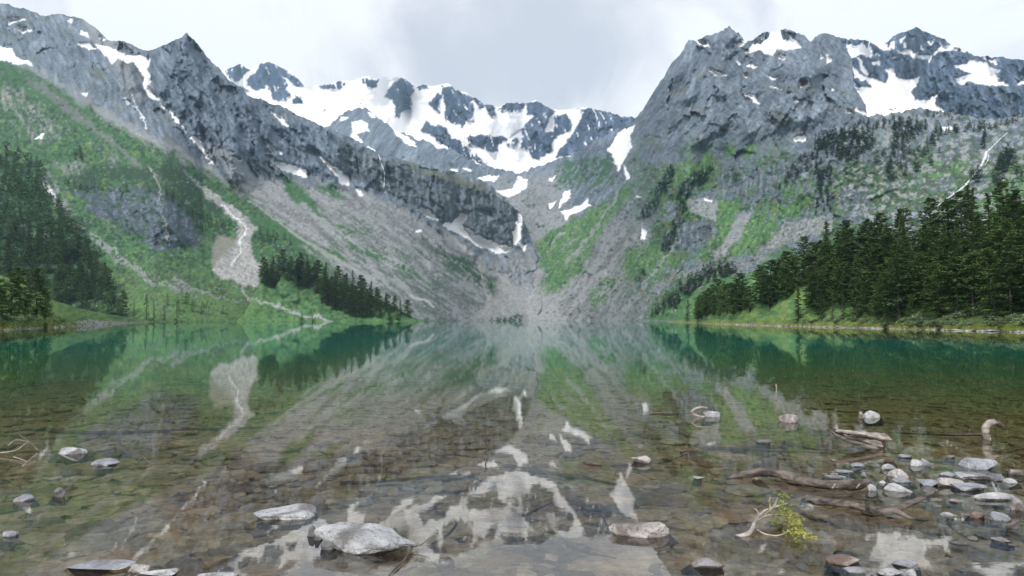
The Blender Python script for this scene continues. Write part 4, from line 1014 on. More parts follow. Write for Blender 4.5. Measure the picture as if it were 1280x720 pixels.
# --- sedge and grass tufts of both near banks
def tufts(name, label, Lr, spots, mat, seed):
    r_ = np.random.default_rng(seed); Vs = []; t = []
    for x, y, hh in spots:
        p = Lr.point(x, y)
        for k in range(9):
            a = r_.uniform(0, 6.28); b = p + Vector((r_.normal(0, .25), r_.normal(0, .25), -.03)); l = hh * r_.uniform(.5, 1.2); w = .05 + .03 * r_.random()
            dx, dy = math.cos(a) * w, math.sin(a) * w; lx, ly = r_.normal(0, .22, 2) * l
            Vs += [(b.x - dx, b.y - dy, b.z), (b.x + dx, b.y + dy, b.z), (b.x + lx + dx * .3, b.y + ly + dy * .3, b.z + l), (b.x + lx - dx * .3, b.y + ly - dy * .3, b.z + l)]
            t += [r_.random()] * 4
    me = mesh_np(name, Vs, faces4=np.arange(len(Vs)).reshape(-1, 4), mat=mat, attrs={'tint': t})
    tag(link(name, me), label, 'grass', kind='stuff')
M_SEDGE = leaf_mat('sedge_blades', (.10, .15, .04), (.27, .30, .08), .3, .1)
def bank_spots(L, x0, x1, n, reach):
    out = []
    for _ in range(n):
        x = rng.uniform(x0, x1); b = float(np.interp(x, L.c, L.b)); t = float(np.interp(x, L.c, L.t))
        y = b - .6 - abs(rng.gauss(0, reach)) * min(1, (b - t) / 20)
        if y > t + .5: out.append((x, y, rng.uniform(.12, .34)))
    return out
tufts('bank_grass', 'yellowish sedge and grass fringing the right shore', E, bank_spots(E, 860, 1300, 2600, 7), M_SEDGE, 71)
tufts('bank_grass', 'yellowish sedge and grass fringing the left point', Fb, bank_spots(Fb, -15, 180, 1300, 7), M_SEDGE, 72)
# ------------------------------------------------------------------ stones, driftwood
def stone_mat(name, c1, c2, c3, rough=.75):
    m, nt, N, L = new_mat(name)
    out = N.new('ShaderNodeOutputMaterial'); b = N.new('ShaderNodeBsdfPrincipled'); b.inputs['Roughness'].default_value = rough
    tc = N.new('ShaderNodeTexCoord'); oi = N.new('ShaderNodeObjectInfo')
    ad = N.new('ShaderNodeVectorMath'); ad.operation = 'ADD'; L.new(tc.outputs['Object'], ad.inputs[0]); L.new(oi.outputs['Location'], ad.inputs[1])
    n1 = noise_n(nt, ad.outputs[0], 5, 8, .66, .3); n2 = noise_n(nt, ad.outputs[0], 34, 4, .6); n3 = noise_n(nt, ad.outputs[0], 2.2, 3, .5, .8)
    c = mix_col(nt, ramp(nt, n1, [(.35, 0), (.65, 1)]), c1, c2)
    c = mix_col(nt, ramp(nt, n3, [(.56, 0), (.66, .8)]), c, c3)
    c = mix_col(nt, ramp(nt, n2, [(.57, 0), (.68, .8)]), c, (.05, .048, .045))
    # wet stone at the waterline
    geo = N.new('ShaderNodeNewGeometry'); sp = N.new('ShaderNodeSeparateXYZ'); L.new(geo.outputs['Position'], sp.inputs[0])
    wet = ramp(nt, math_n(nt, 'ADD', sp.outputs['Z'], math_n(nt, 'MULTIPLY', math_n(nt, 'SUBTRACT', n1, .5), .05)), [(.004, 1), (.016, 0)])
    hsv = mix_col(nt, 1.0, c, (.62, .56, .47), 'MULTIPLY')
    L.new(mix_col(nt, wet, c, hsv), b.inputs['Base Color'])
    bp = N.new('ShaderNodeBump'); bp.inputs['Distance'].default_value = .05; bp.inputs['Strength'].default_value = 1
    L.new(math_n(nt, 'ADD', n1, math_n(nt, 'MULTIPLY', n2, .35)), bp.inputs['Height']); L.new(bp.outputs[0], b.inputs['Normal']); L.new(b.outputs[0], out.inputs[0])
    return m
M_STW = stone_mat('pale_stone', (.20, .205, .22), (.50, .505, .52), (.13, .12, .115))
M_STG = stone_mat('grey_stone', (.13, .14, .165), (.36, .37, .41), (.20, .17, .15))
M_STP = stone_mat('pinkish_stone', (.22, .195, .185), (.46, .43, .415), (.13, .11, .10))
M_STB = stone_mat('brown_stone', (.11, .075, .06), (.20, .145, .12), (.40, .36, .34))
M_STD = stone_mat('dark_stone', (.06, .06, .065), (.22, .22, .23), (.12, .11, .1))

ICO = {}
def ico(n):
    if n not in ICO:
        bm = bmesh.new(); bmesh.ops.create_icosphere(bm, subdivisions=n, radius=1)
        bm.verts.ensure_lookup_table()
        ICO[n] = (np.array([v.co[:] for v in bm.verts], np.float32), np.array([[v.index for v in f.verts] for f in bm.faces], np.int32)); bm.free()
    return ICO[n]

def rock_arrays(seed, sub=4, cuts=13, rough=.06, flat_top=.0, cutlo=.42):
    """an angular boulder in the box -1..1 / 0..1: planes cut a ball, noise roughens it"""
    r_ = np.random.default_rng(seed); V, Fc = ico(sub); V = V.copy()
    for k in range(cuts):
        n = r_.normal(0, 1, 3); n[2] *= .8; n /= np.linalg.norm(n); c = r_.uniform(cutlo, .9)
        d = V @ n - c; V = V - np.outer(np.clip(d, 0, None), n) * .92
    if flat_top:
        n = np.array([r_.normal(0, .10), -.12 + r_.normal(0, .08), 1]); n /= np.linalg.norm(n)
        d = V @ n - flat_top; V = V - np.outer(np.clip(d, 0, None), n) * .93
    o = r_.uniform(0, 50, 2)
    nn = fbm(V[:, 0] * 2.1 + V[:, 2] * 1.7 + o[0], V[:, 1] * 2.1 - V[:, 2] * 1.3 + o[1], 4, seed)
    n2 = fbm(V[:, 0] * 7 + V[:, 2] * 5 + o[0], V[:, 1] * 7 - V[:, 2] * 4 + o[1], 3, seed + 9)
    V = V * (1 + rough * 1.6 * nn + rough * .6 * n2)[:, None]
    lo, hi = V.min(0), V.max(0)
    V = (V - (lo + hi) / 2) / ((hi - lo) / 2)
    V[:, 2] = (V[:, 2] + 1) / 2
    return V.astype(np.float32), Fc

def boulder(box, label, mat, seed, flat=0.0, rz=None, deep=.8, name='rock', cat='stone', cuts=13, rough=.06, tilt=0.0, zbase=None, group=None, sub=4, shape=None):
    """a stone whose visible part fills the given box of the photograph; its foot stands on the lake bed"""
    x0, y0, x1, y1 = box
    p = at((x0 + x1) / 2, y1); D = p.y
    w = (x1 - x0) / F * D; sa = HC / D; vis = (y1 - y0) / F * D
    dep = min(deep * w, .72 * vis / sa); h = max(.18 * vis, vis - dep * sa)
    bed = float(depth_at(p.x, D)) + .02
    V, Fc = rock_arrays(seed, sub, cuts, rough, flat)
    if shape is not None: V = shape(V)
    above = .62
    V = V * np.array([w / 2 * 1.03, dep / 2, 1]); z = V[:, 2]
    zz = np.where(z > 1 - above, (z - (1 - above)) / above * h, (z - (1 - above)) / (1 - above) * bed)
    if tilt: zz = zz + np.where(z > .3, V[:, 0] / w * tilt * h, 0)
    V[:, 2] = zz
    fl = 1 + np.clip(-zz / max(bed, .05), 0, 1) * min(2.2, 2.0 * bed / max(w, .08)) * .9
    V[:, 0] *= fl; V[:, 1] *= fl
    me = mesh_np(name, V, faces3=Fc, mat=mat, smooth=False)
    try: me.shade_smooth()
    except Exception: pass
    if hasattr(me, 'set_sharp_from_angle'): me.set_sharp_from_angle(angle=math.radians(24))
    o = link(name, me, loc=(p.x, D + dep / 2, 0))
    if rz: o.rotation_euler.z = rz
    return tag(o, label, cat, group)

def R7(x0, y0, x1, y1, ox=1000, oy=560, s=4.5): return (ox + x0 / s, oy + y0 / s, ox + x1 / s, oy + y1 / s)

def slab_shape(V):
    V = V.copy(); x = V[:, 0]
    V[:, 1] *= np.interp(x, [-1, -.5, .5, 1], [.8, 1.0, .95, .5]); V[:, 2] = V[:, 2] * np.interp(x, [-1, -.6, .2, 1], [.98, 1.0, .93, .6])
    return V
rocks = [
 ((386, 648, 512, 696), 'largest pale flat-topped slab lying in the shallows left of centre', M_STW, 1, .42, dict(shape=slab_shape, deep=.44, cuts=16, rough=.10)),
 ((313, 625, 388, 651), 'low rounded pale boulder behind and left of the largest flat slab', M_STW, 2, .55, dict(rough=.07)),
 ((765, 650, 841, 673), 'blocky whitish stone lying alone in the sky reflection right of centre', M_STP, 5, .6, dict(deep=.4, rough=.06)),
 ((868, 694, 909, 714), 'small grey slab with a dark right end near the bottom, below the yellow-green twig', M_STG, 4, .5, {}),
 ((73, 699, 156, 716), 'long low grey slab at the bottom left corner region', M_STG, 6, .45, dict(deep=.5)),
 ((157, 703, 182, 716), 'small pinkish stone touching the right end of the long low grey slab', M_STP, 7, 0, {}),
 ((168, 707, 214, 722), 'pale rough stone at the bottom edge right of the long low grey slab', M_STW, 8, 0, {}),
 ((243, 713, 292, 724), 'whitish stone cut by the bottom edge, left of the largest slab', M_STW, 9, 0, {}),
 ((60, 556, 100, 569), 'pale stone with a dark hollow in its side, behind the flat grey wedge', M_STW, 10, 0, dict(deep=.6)),
 ((105, 571, 143, 583), 'flat grey wedge of stone just right of the stone with the dark hollow', M_STG, 11, .5, {}),
 ((13, 615, 34, 628), 'small grey pointed stone near the left edge', M_STG, 12, 0, {}),
 ((63, 608, 78, 622), 'small dark upright stone right of the small grey pointed one', M_STD, 13, 0, {}),
 ((0, 661, 17, 672), 'small bluish stone touching the left edge', M_STG, 14, 0, {}),
 ((791, 567, 816, 580), 'small round pinkish stone at mid distance below the white snow reflection', M_STP, 15, 0, {}),
 ((979, 516, 1001, 529), 'lone rounded stone out in the water behind the long driftwood log', M_STP, 16, 0, {}),
 ((881, 513, 902, 522), 'small white stone beside the curved white root in mid water', M_STW, 17, .5, {}),
 ((1084, 512, 1107, 523), 'pale stone farthest out beyond the split hollow trunk', M_STW, 18, 0, {}),
 ((1216, 570, 1254, 588), 'large rounded grey boulder at the back of the stone cluster near the right edge', M_STG, 19, .7, {}),
 ((1176, 594, 1213, 609), 'pinkish oblong boulder in the middle of the right stone cluster', M_STP, 20, 0, dict(deep=.5)),
 ((1154, 597, 1178, 608), 'flat grey stone touching the left end of the pinkish oblong boulder', M_STG, 21, .5, {}),
 ((1209, 589, 1244, 601), 'dark-edged slanting slab leaning between the oblong boulder and the large rounded one', M_STW, 22, .4, dict(tilt=-.5)),
 ((1202, 601, 1248, 615), 'low dark slab with a pale top in front of the slanting slab', M_STG, 23, .45, {}),
 ((1222, 613, 1275, 626), 'long pale flat slab in front of the right stone cluster', M_STW, 24, .4, dict(deep=.4)),
 ((1268, 622, 1284, 639), 'rounded pinkish stone cut by the right edge', M_STP, 25, 0, {}),
 ((1117, 584, 1139, 598), 'pale pinkish top stone of the short pile between the two driftwood logs', M_STP, 26, 0, {}),
 ((1120, 596, 1142, 604), 'flat dark middle stone of the short pile between the two driftwood logs', M_STG, 27, .4, {}),
 ((1112, 601, 1143, 616), 'angular pale front stone of the short pile between the two driftwood logs', M_STW, 28, 0, {}),
 ((1107, 578, 1124, 588), 'small pale stone behind the short pile near the log end', M_STW, 29, 0, {}),
 ((1140, 573, 1156, 583), 'round whitish stone, left one of the touching pair behind the short pile', M_STW, 30, 0, {}),
 ((1153, 572, 1165, 583), 'round grey stone, right one of the touching pair behind the short pile', M_STG, 31, 0, {}),
 ((1127, 567, 1143, 573), 'flat pale stone farthest back above the touching pair', M_STG, 32, .5, {}),
 ((1109, 571, 1120, 578), 'small brown stone left of the flat pale one at the back of the right cluster', M_STB, 33, 0, {}),
 ((1180, 588, 1199, 596), 'small grey stone peeping behind the pinkish oblong boulder', M_STG, 34, 0, {}),
 ((1242, 592, 1260, 602), 'dark rounded stone to the right of the slanting slab', M_STD, 35, 0, {}),
 ((1259, 596, 1276, 605), 'pale stone between the dark rounded one and the right edge', M_STW, 36, 0, {}),
 ((1267, 585, 1284, 595), 'flat pale stone with a dark underside cut by the right edge, behind the others', M_STP, 37, .5, {}),
 ((1051, 586, 1070, 592), 'flat pale stone barely above water behind the right end of the long log', M_STG, 38, .4, {}),
 ((1068, 578, 1083, 584), 'thin flat grey stone in the loose group behind the long log', M_STG, 39, .4, {}),
 ((1078, 589, 1085, 597), 'tiny upright pale stone behind the dark end of the long log', M_STW, 40, 0, {}),
 ((1087, 604, 1097, 614), 'small rough pale stone touching the broken dark end of the long log', M_STW, 41, 0, {}),
 ((1101, 600, 1110, 605), 'tiny white stone between the log end and the angular pile stone', M_STW, 42, 0, {}),
 ((1036, 593, 1059, 598), 'long thin pale stone just behind the long log', M_STG, 43, .4, {}),
 ((1180, 639, 1194, 646), 'small bright white stone alone right of the forked branch tip', M_STW, 44, 0, {}),
 ((1216, 637, 1233, 648), 'small rough brownish stone right of the bright white one', M_STB, 45, 0, {}),
 ((1245, 638, 1269, 652), 'bluish grey rounded stone near the right edge, beside the short stick', M_STG, 46, 0, {}),
 ((1042, 690, 1081, 708), 'round brown stone with a pale rim in the bottom right shallows', M_STB, 47, 0, {}),
 ((1122, 699, 1154, 710), 'flat stone in the snow reflection at the bottom right', M_STG, 48, .5, {}),
 ((1102, 709, 1134, 721), 'pale flat stone cut by the bottom edge below the snow reflection', M_STW, 49, .5, {}),
 ((1136, 710, 1149, 722), 'small pale square stone cut by the bottom edge beside the flat pale one', M_STW, 50, 0, {}),
 ((1062, 707, 1094, 717), 'low grey stone just under the round brown one at the bottom', M_STG, 51, .5, {}),
 ((1191, 623, 1207, 629), 'thin flat pale stone in front of the oblong boulder', M_STG, 52, .4, {}),
 ((1247, 671, 1267, 678), 'thin flat dark stone right of the forked branch reflection', M_STG, 53, .4, {}),
 ((948, 549, 968, 555), 'thin dark flat stone in mid water left of the split hollow trunk', M_STD, 54, .4, {}),
 ((1186, 568, 1197, 573), 'tiny bluish stone behind the large rounded boulder, to its left', M_STG, 55, 0, {}),
 ((868, 595, 882, 600), 'small flat white stone left of the tip of the long log', M_STW, 56, .4, {}),
]
for box, lab, mt, sd, flat, kw in rocks: boulder(box, lab, mt, sd * 7 + 3, flat, **kw)
# dark chips lying against the left end of the big slab
for i, (bx, lab) in enumerate((((384, 655, 396, 671), 'dark angular chip lying farthest left on the end of the largest slab'), ((392, 663, 401, 676), 'smallest dark chip between the others on the left end of the largest slab'),
                               ((398, 664, 409, 675), 'dark flat chip on the upper left side of the largest slab'), ((400, 670, 421, 688), 'largest dark chip leaning on the front left corner of the largest slab'))):
    boulder(bx, lab, M_STD, 300 + i, 0, sub=3, name='stone_chip')

# small pebbles breaking the surface in the right cluster
r_ = np.random.default_rng(77)
peb = []
for k in range(3):
    V, Fc = rock_arrays(900 + k, 2, 8, .05); V[:, 2] -= .45
    me = mesh_np('pebble', V * np.array([.5, .5, .45]), faces3=Fc, mat=(M_STW, M_STG, M_STP)[k]); me.shade_smooth(); peb.append(me)
spots = [(1030 + 150 * r_.random(), 574 + 40 * r_.random()) for _ in range(22)] + [(1150 + 130 * r_.random(), 586 + 60 * r_.random()) for _ in range(22)] + [(1190 + 90 * r_.random(), 655 + 60 * r_.random()) for _ in range(6)]
for x, y in spots:
    p = at(x, y); o = link('pebble', rng.choice(peb), loc=(p.x, p.y, -.005)); s_ = r_.uniform(.05, .14)
    o.scale = (s_ * r_.uniform(.8, 1.6), s_, s_ * r_.uniform(.35, .6)); o.rotation_euler.z = r_.uniform(0, 6.28)
    tag(o, 'small pebble just breaking the surface among the larger stones of the right shallows', 'pebble', 'pebbles in the right shallows')

# stones along the far banks
def bank_stones(L, xs, lab, grp, smin, smax):
    for x in xs:
        b = float(np.interp(x, L.c, L.b)); p = L.point(x, b - r_.uniform(-.6, 1.2) * (1 if p_near(L, x) else .3))
        o = link('shore_stone', rng.choice(peb), loc=(p.x, p.y - .2, max(p.z, 0) + .03)); s_ = r_.uniform(smin, smax) * (.5 + p.y / 300)
        o.scale = (s_ * r_.uniform(1, 2.4), s_, s_ * r_.uniform(.5, .9)); o.rotation_euler.z = r_.normal(0, .4)
        tag(o, lab, 'stone', grp)
def p_near(L, x): return np.interp(x, L.c, L.D[0]) < 260
bank_stones(E, list(r_.uniform(900, 1290, 70)) + list(r_.normal(1095, 10, 14)) + list(r_.normal(1190, 16, 14)) + list(r_.normal(1222, 9, 8)), 'pale stone on the waterline below the forest on the right shore', 'stones lining the right shore', .35, 1.0)
bank_stones(Fb, list(r_.uniform(-5, 105, 46)) + list(r_.uniform(95, 180, 20)), 'pale stone on the waterline of the grassy left point', 'stones lining the left point', .4, 1.0)

# ------------------------------------------------------------------ stones under the water, too many to count
def bed_stones():
    r_ = np.random.default_rng(5); base = [rock_arrays(1200 + k, 2, 9, .04, .45, .55) for k in range(8)]
    lo = [rock_arrays(1300 + k, 1, 6, .03, .45, .6) for k in range(8)]
    Vs, Fs, Cs = [], [], []; o = 0
    pal = [C3(.70, .49, .29), C3(.78, .59, .37), C3(.56, .40, .24), C3(.66, .53, .31), C3(.72, .61, .46), C3(.40, .29, .18), C3(.84, .68, .48)]
    n = 0
    while n < 9500:
        y = 4.6 + 26 * r_.random() ** 2.1; x = r_.uniform(-1, 1) * (y * .80 + .8)
        s_ = min(.30, .05 + r_.exponential(.062)) * (1 + y * .02)
        V, Fc = base[r_.integers(8)] if s_ > .16 and y < 13 else lo[r_.integers(8)]
        a = r_.uniform(0, 6.28); c, sn_ = math.cos(a), math.sin(a)
        el = r_.uniform(.55, 1)
        d = float(depth_at(x, y)); hgt = min(s_ * r_.uniform(.22, .5), d * .6) * (1 if y < 13 else max(.35, 1 - (y - 13) * .07))
        px, py = V[:, 0] * s_, V[:, 1] * s_ * el
        W = np.stack([x + px * c - py * sn_, y + px * sn_ + py * c, -d - hgt * .28 + V[:, 2] * hgt], -1)
        col = pal[r_.integers(len(pal))] * r_.uniform(.75, 1.15)
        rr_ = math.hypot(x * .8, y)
        col = lerp(lerp(col, OLV, float(sm(10, 19, rr_)) * .85), GRN, float(sm(17, 30, rr_)) * .9)  # farther stones take the same water green into their colour
        Vs.append(W); Fs.append(Fc + o); Cs.append(np.repeat(col[None], len(V), 0)); o += len(V); n += 1
    me = mesh_np('submerged_stones', np.concatenate(Vs), faces3=np.concatenate(Fs), mat=M_BED, attrs={'albedo': np.concatenate(Cs)})
    me.shade_smooth(); me.set_sharp_from_angle(angle=math.radians(40))
    tag(link('submerged_stones', me), 'brown flat stones paving the lake bed under the shallows', 'submerged stones', kind='stuff')
bed_stones()
# ------------------------------------------------------------------ driftwood
M_DRIFT = wood_mat('weathered_driftwood', (.020, .016, .014), (.185, .152, .13), 14, (.22, 1, 1), .02, .75)
M_DRIFTD = wood_mat('wet_driftwood_and_cavity_shade', (.022, .017, .014), (.085, .06, .046), 9, (1, 1, 1), .006, .5)
M_PALEW = wood_mat('bleached_driftwood', (.13, .105, .09), (.44, .395, .355), 12, (.3, 1, 1.3), .012, .75)
M_SUNK = wood_mat('sunken_wood', (.17, .12, .075), (.32, .24, .155), 6, (1, 1, 1), .004, .8)

def curve_pts(pts, rad, n=6):
    """Catmull-Rom refinement of a polyline with radii"""
    P = [Vector(p) for p in pts]; out = []; ro = []
    for i in range(len(P) - 1):
        a, b, c, d = P[max(i - 1, 0)], P[i], P[i + 1], P[min(i + 2, len(P) - 1)]
        for k in range(n):
            t = k / n
            out.append(.5 * ((2 * b) + (c - a) * t + (2 * a - 5 * b + 4 * c - d) * t * t + (3 * b - a - 3 * c + d) * t ** 3)); ro.append(rad[i] * (1 - t) + rad[i + 1] * t)
    out.append(P[-1]); ro.append(rad[-1])
    return out, ro

def limb(name, pts, rad, mat, parent, origin, sides=12, seed=0, rough=.12, n=6, squash=1.0):
    P, R = curve_pts([Vector(p) - origin for p in pts], rad, n)
    V, Q_, T = tube_arrays(P, R, sides, seed, 0)
    V = np.array(V, np.float32)
    C = np.repeat(np.array([p[:] for p in P], np.float32), sides, 0)
    k = len(C); off = V[:k] - C
    ang = np.tile(np.arange(sides), len(P)); al = np.repeat(np.arange(len(P)), sides)
    nz = .6 * fbm(V[:k, 0] * 9 + seed, V[:k, 2] * 9 + V[:k, 1] * 7, 3, seed) + .9 * fbm(ang * .9 + seed, al * .09 + seed, 2, seed + 4) + .35 * fbm(ang * .5, al * .8 + seed, 2, seed + 8)
    V[:k] = C + off * (1 + rough * 2 * nz)[:, None] * np.array([1, 1, squash])
    me = mesh_np(name, V, Q_, T, mat); me.shade_smooth()
    return link(name, me, parent)

def pix(pts):
    """(px, py, z): the point of the ray at height z"""
    return [at(*p) for p in pts]
def rpx(p, r): return r / F * p.y

# long bent log
P = pix([(907, 599, -.03), (925, 594, .03), (946, 590.5, .07), (966, 590.5, .075), (985, 595, .07), (1010, 602.5, .045), (1042, 606, .035), (1068, 606, .035), (1085, 603, .05)])
org = P[3].copy(); org.z = 0
root = empty('driftwood_log', org); tag(root, 'long bent brown log arching out of the water, with a dark broken right end', 'driftwood')
limb('trunk', P, [rpx(P[i], r) for i, r in enumerate((1.0, 3.6, 5.0, 5.4, 5.2, 5.2, 5.2, 5.2, 5.0))], M_DRIFT, root, org, 18, 2, .17, 10)
a = at(972, 585, .10); b = Vector((a.x, a.y, .20))
limb('branch_stub', [a - Vector((0, 0, .05)), a + (b - a) * .5, b], [.022, .02, .018], M_DRIFTD, root, org, 8, 5)
e0, e1 = P[-2], P[-1] + (P[-1] - P[-2]) * .08
limb('broken_end', [P[-3].lerp(P[-2], .6) + Vector((0, -.004, 0)), P[-2] + Vector((0, -.006, .002)), e1], [rpx(P[-1], 5.2), rpx(P[-1], 5.9), rpx(P[-1], 3.6)], M_DRIFTD, root, org, 11, 8, .28, 5)
q = pix([(943, 600, -.02), (958, 612, -.10), (975, 632, -.2), (985, 648, -.26)])
limb('sunken_branch', q, [.05, .045, .035, .02], M_SUNK, root, org, 8, 9)
for px in (1041, 1071):
    s0 = at(px + 2, 603, .05); s1 = at(px - 3, 610, .02)
    limb('pale_scar', [s0 + Vector((0, -.05, .01)), s1 + Vector((0, -.05, .01))], [.014, .008], M_PALEW, root, org, 6, px)

# forked branch
P = pix([(1003, 626, -.04), (1022, 627, .02), (1042, 628, .045), (1068, 632, .05), (1096, 638, .045), (1115, 637.5, .06), (1134, 631, .09), (1152, 623, .14), (1168, 613.5, .19)])
org = P[4].copy(); org.z = 0
root = empty('driftwood_branch', org); tag(root, 'forked dark brown branch with its tip raised, in front of the long bent log', 'driftwood')
limb('main_branch', P, [rpx(P[i], r) for i, r in enumerate((2.4, 3.9, 4.3, 4.3, 4.3, 4.6, 3.6, 2.8, 2.2))], M_DRIFT, root, org, 16, 12, .17, 10)
q = pix([(1112, 637, .05), (1124, 641, .05), (1136, 647, .02), (1146, 650, -.03), (1165, 652, -.10)])
limb('fork', q, [rpx(q[0], 3.4), rpx(q[1], 3.2), rpx(q[2], 2.5), rpx(q[3], 1.5), .01], M_DRIFT, root, org, 10, 13)
a = at(1084, 632, .09); limb('branch_stub', [a - Vector((0, 0, .03)), a + Vector((.005, 0, .04))], [.02, .012], M_DRIFTD, root, org, 7, 14)
q = pix([(1000, 634, -.12), (1030, 646, -.16), (1065, 656, -.18), (1100, 664, -.22)])
limb('sunken_branch', q, [.05, .06, .05, .02], M_SUNK, root, org, 8, 15)

# split hollow trunk
D = at(1070, 560).y
T = lambda *pts: [at_d(x, y, D + dd) for x, y, dd in pts]
org = at(1070, 560); root = empty('split_trunk', org); tag(root, 'split hollow trunk piece with a pale bark shell and dark opening facing right', 'driftwood')
def hollow(name, A, B, r0, r1, prof, mat, parent, origin, seed, nl=16, jit=.10, taper=.25):
    """a length of broken stem with the section 'prof' (y, z), narrowing and splintered at its ends"""
    q_ = np.random.default_rng(seed); ax = B - A; t = ax.normalized(); u = Vector((0, 1, 0)); u = (u - t * u.dot(t)).normalized(); w = t.cross(u)
    if w.z < 0: w = -w
    n = len(prof); V = []; rot = q_.normal(0, .05, nl + 1)
    for i in range(nl + 1):
        f = i / nl; r = (r0 + (r1 - r0) * f) * (1 - taper * max(0, (f - .82) / .18) * 0)
        for k, (py, pz) in enumerate(prof):
            j = jit * float(gn(np.float32(f * 5 + seed), np.float32(k * .9 + seed), seed)) * 2
            ends = q_.normal(0, .05) if i in (0, nl) else 0
            V.append(tuple(A + ax * (f + ends) + (u * (py * (1 + j)) + w * (pz * (1 + j) + rot[i])) * r - origin))
    Q = [(i * n + k, (i + 1) * n + k, (i + 1) * n + (k + 1) % n, i * n + (k + 1) % n) for i in range(nl) for k in range(n)]
    me = mesh_np(name, V, Q, mat=mat)
    bm = bmesh.new(); bm.from_mesh(me); bmesh.ops.holes_fill(bm, edges=[e for e in bm.edges if e.is_boundary], sides=0); bmesh.ops.recalc_face_normals(bm, faces=bm.faces); bm.to_mesh(me); bm.free()
    me.shade_smooth(); me.set_sharp_from_angle(angle=math.radians(35))
    return link(name, me, parent)
A_, B_ = at_d(1042, 540, D + .1), at_d(1106, 553, D + .05)
Cp = [(-.75, .35), (-.35, .72), (.25, .78), (.8, .35), (.85, -.25), (.45, -.6), (.3, -.45), (.6, -.15), (.55, .2), (.2, .5), (-.3, .5), (-.62, .22)]
hollow('bark_shell', A_, B_, .06, .185, Cp, M_PALEW, root, org, 3)
hollow('cavity_shade', A_.lerp(B_, .12), A_.lerp(B_, .97), .03, .10, [(math.cos(a_), math.sin(a_) * .9) for a_ in np.linspace(0, 5.6, 9)], M_DRIFTD, root, org, 4)  # dark core filling the hollow: the cavity's shade put into its colour
Lp = [(-.9, -.05), (-.55, .12), (-.1, .05), (.2, -.3), (.1, -.62), (-.4, -.7), (-.85, -.45)]
hollow('lower_shell', A_.lerp(B_, .16), A_.lerp(B_, .9), .045, .15, Lp, M_PALEW, root, org, 6, 12, .14)
limb('plank', T((1034, 537, .1), (1056, 549, -.12), (1078, 556.5, -.22), (1097, 561, -.26)), [.014, .03, .038, .02], M_DRIFT, root, org, 8, 7, .2)
limb('branch_stub', T((1045, 540, .2), (1045.5, 536, .2), (1045, 531, .2)), [.03, .028, .022], M_PALEW, root, org, 7, 8)
for (x0, y0, x1, y1) in ((1060, 542, 1092, 548), (1056, 546, 1080, 553)):
    limb('splinter', T((x0, y0, -.02), ((x0 + x1) / 2, (y0 + y1) / 2, -.05), (x1, y1, -.04)), [.01, .03, .012], M_DRIFTD, root, org, 6, int(x0))

# hooked bleached root
P = pix([(1236, 550, -.02), (1231, 543, .05), (1232, 533, .22), (1239, 527, .33), (1246, 527, .34), (1253, 535, .24)])
P = [Vector((p.x, P[0].y, 0)) + Vector((0, 0, 0)) for p in P]
D = P[0].y
P = [at_d(px, py, D) for px, py in ((1236, 551), (1231.5, 543), (1232.5, 534), (1239, 527.5), (1246, 527.5), (1254, 535))]
org = P[0].copy(); org.z = 0
root = empty('bleached_root', org); tag(root, 'hooked bleached root stump curving out of the water near the right edge', 'driftwood')
limb('stem', [P[0] - Vector((0, 0, .1))] + P[:5], [.035, .04, .046, .048, .045, .036], M_PALEW, root, org, 10, 21, .4)
limb('tip', [P[4] + Vector((.0, -.02, .0)), P[4].lerp(P[5], .5), P[5] + Vector((.02, 0, 0))], [.04, .042, .012], M_DRIFTD, root, org, 9, 22, .25)
q = pix([(1232, 543, -.01), (1200, 543.5, -.01), (1160, 543, -.02), (1120, 541, -.05)])
limb('sunken_pole', q, [.022, .022, .018, .012], M_DRIFTD, root, org, 7, 23)

# curved white root out in mid water
D = at(882, 521).y
P = [at_d(px, py, D) for px, py in ((884, 510), (877, 509), (869, 511), (864.5, 515), (867, 518), (874, 520.5), (884, 521.5))]
org = P[3].copy(); org.z = 0; root = empty('curved_root', org); tag(root, 'curved white root ring next to the small white stone in mid water', 'driftwood')
limb('stem', P, [.014, .022, .026, .028, .028, .025, .018], M_PALEW, root, org, 8, 31)
a = at_d(891, 516, D + .2); limb('dark_stub', [a - Vector((0, 0, .15)), a + Vector((0, 0, .02)), a + Vector((.01, 0, .1))], [.06, .05, .02], M_DRIFTD, root, org, 7, 32)

# broken leafy twig
def twig(name, lists, label, cat='twig', mat=M_PALEW, part='stem', kinds=None):
    org = Vector(lists[0][0][0]); org.z = 0
    root = empty(name, org); tag(root, label, cat)
    for i, (pts, rad) in enumerate(lists): limb(part if i == 0 else 'side_twig', pts, rad, mat if kinds is None else kinds[i], root, org, 7, 50 + i, .1, 5)
    return root, org
P0 = pix([(919, 671, -.02), (930, 669, .01), (939, 664, .03), (944, 652, .06), (952, 642, .10), (965, 635, .13), (986, 629, .15)])
L_ = [(P0, [.02, .021, .021, .019, .017, .014, .006]),
      (pix([(943, 652, .06), (958, 645, .09), (972, 643, .10), (985, 646, .07)]), [.012, .010, .008, .004]),
      (pix([(956, 644, .09), (968, 632, .15), (972, 622, .2)]), [.011, .008, .004]),
      (pix([(946, 662, .02), (958, 668, .02), (975, 669, .02), (992, 660, .03)]), [.008, .007, .006, .004]),
      (pix([(950, 646, .09), (946, 638, .12), (943, 636, .13)]), [.008, .006, .004]),
      (pix([(963, 637, .12), (962, 626, .17), (963, 621, .19)]), [.007, .005, .003])]
root, org = twig('leafy_twig', L_, 'broken white twig with yellow-green leaves sticking out in front of the forked branch')
M_YEL = leaf_mat('yellow_green_leaves', (.12, .16, .045), (.40, .39, .09), .25, .1)
r_ = np.random.default_rng(3); cen, tin = [], []
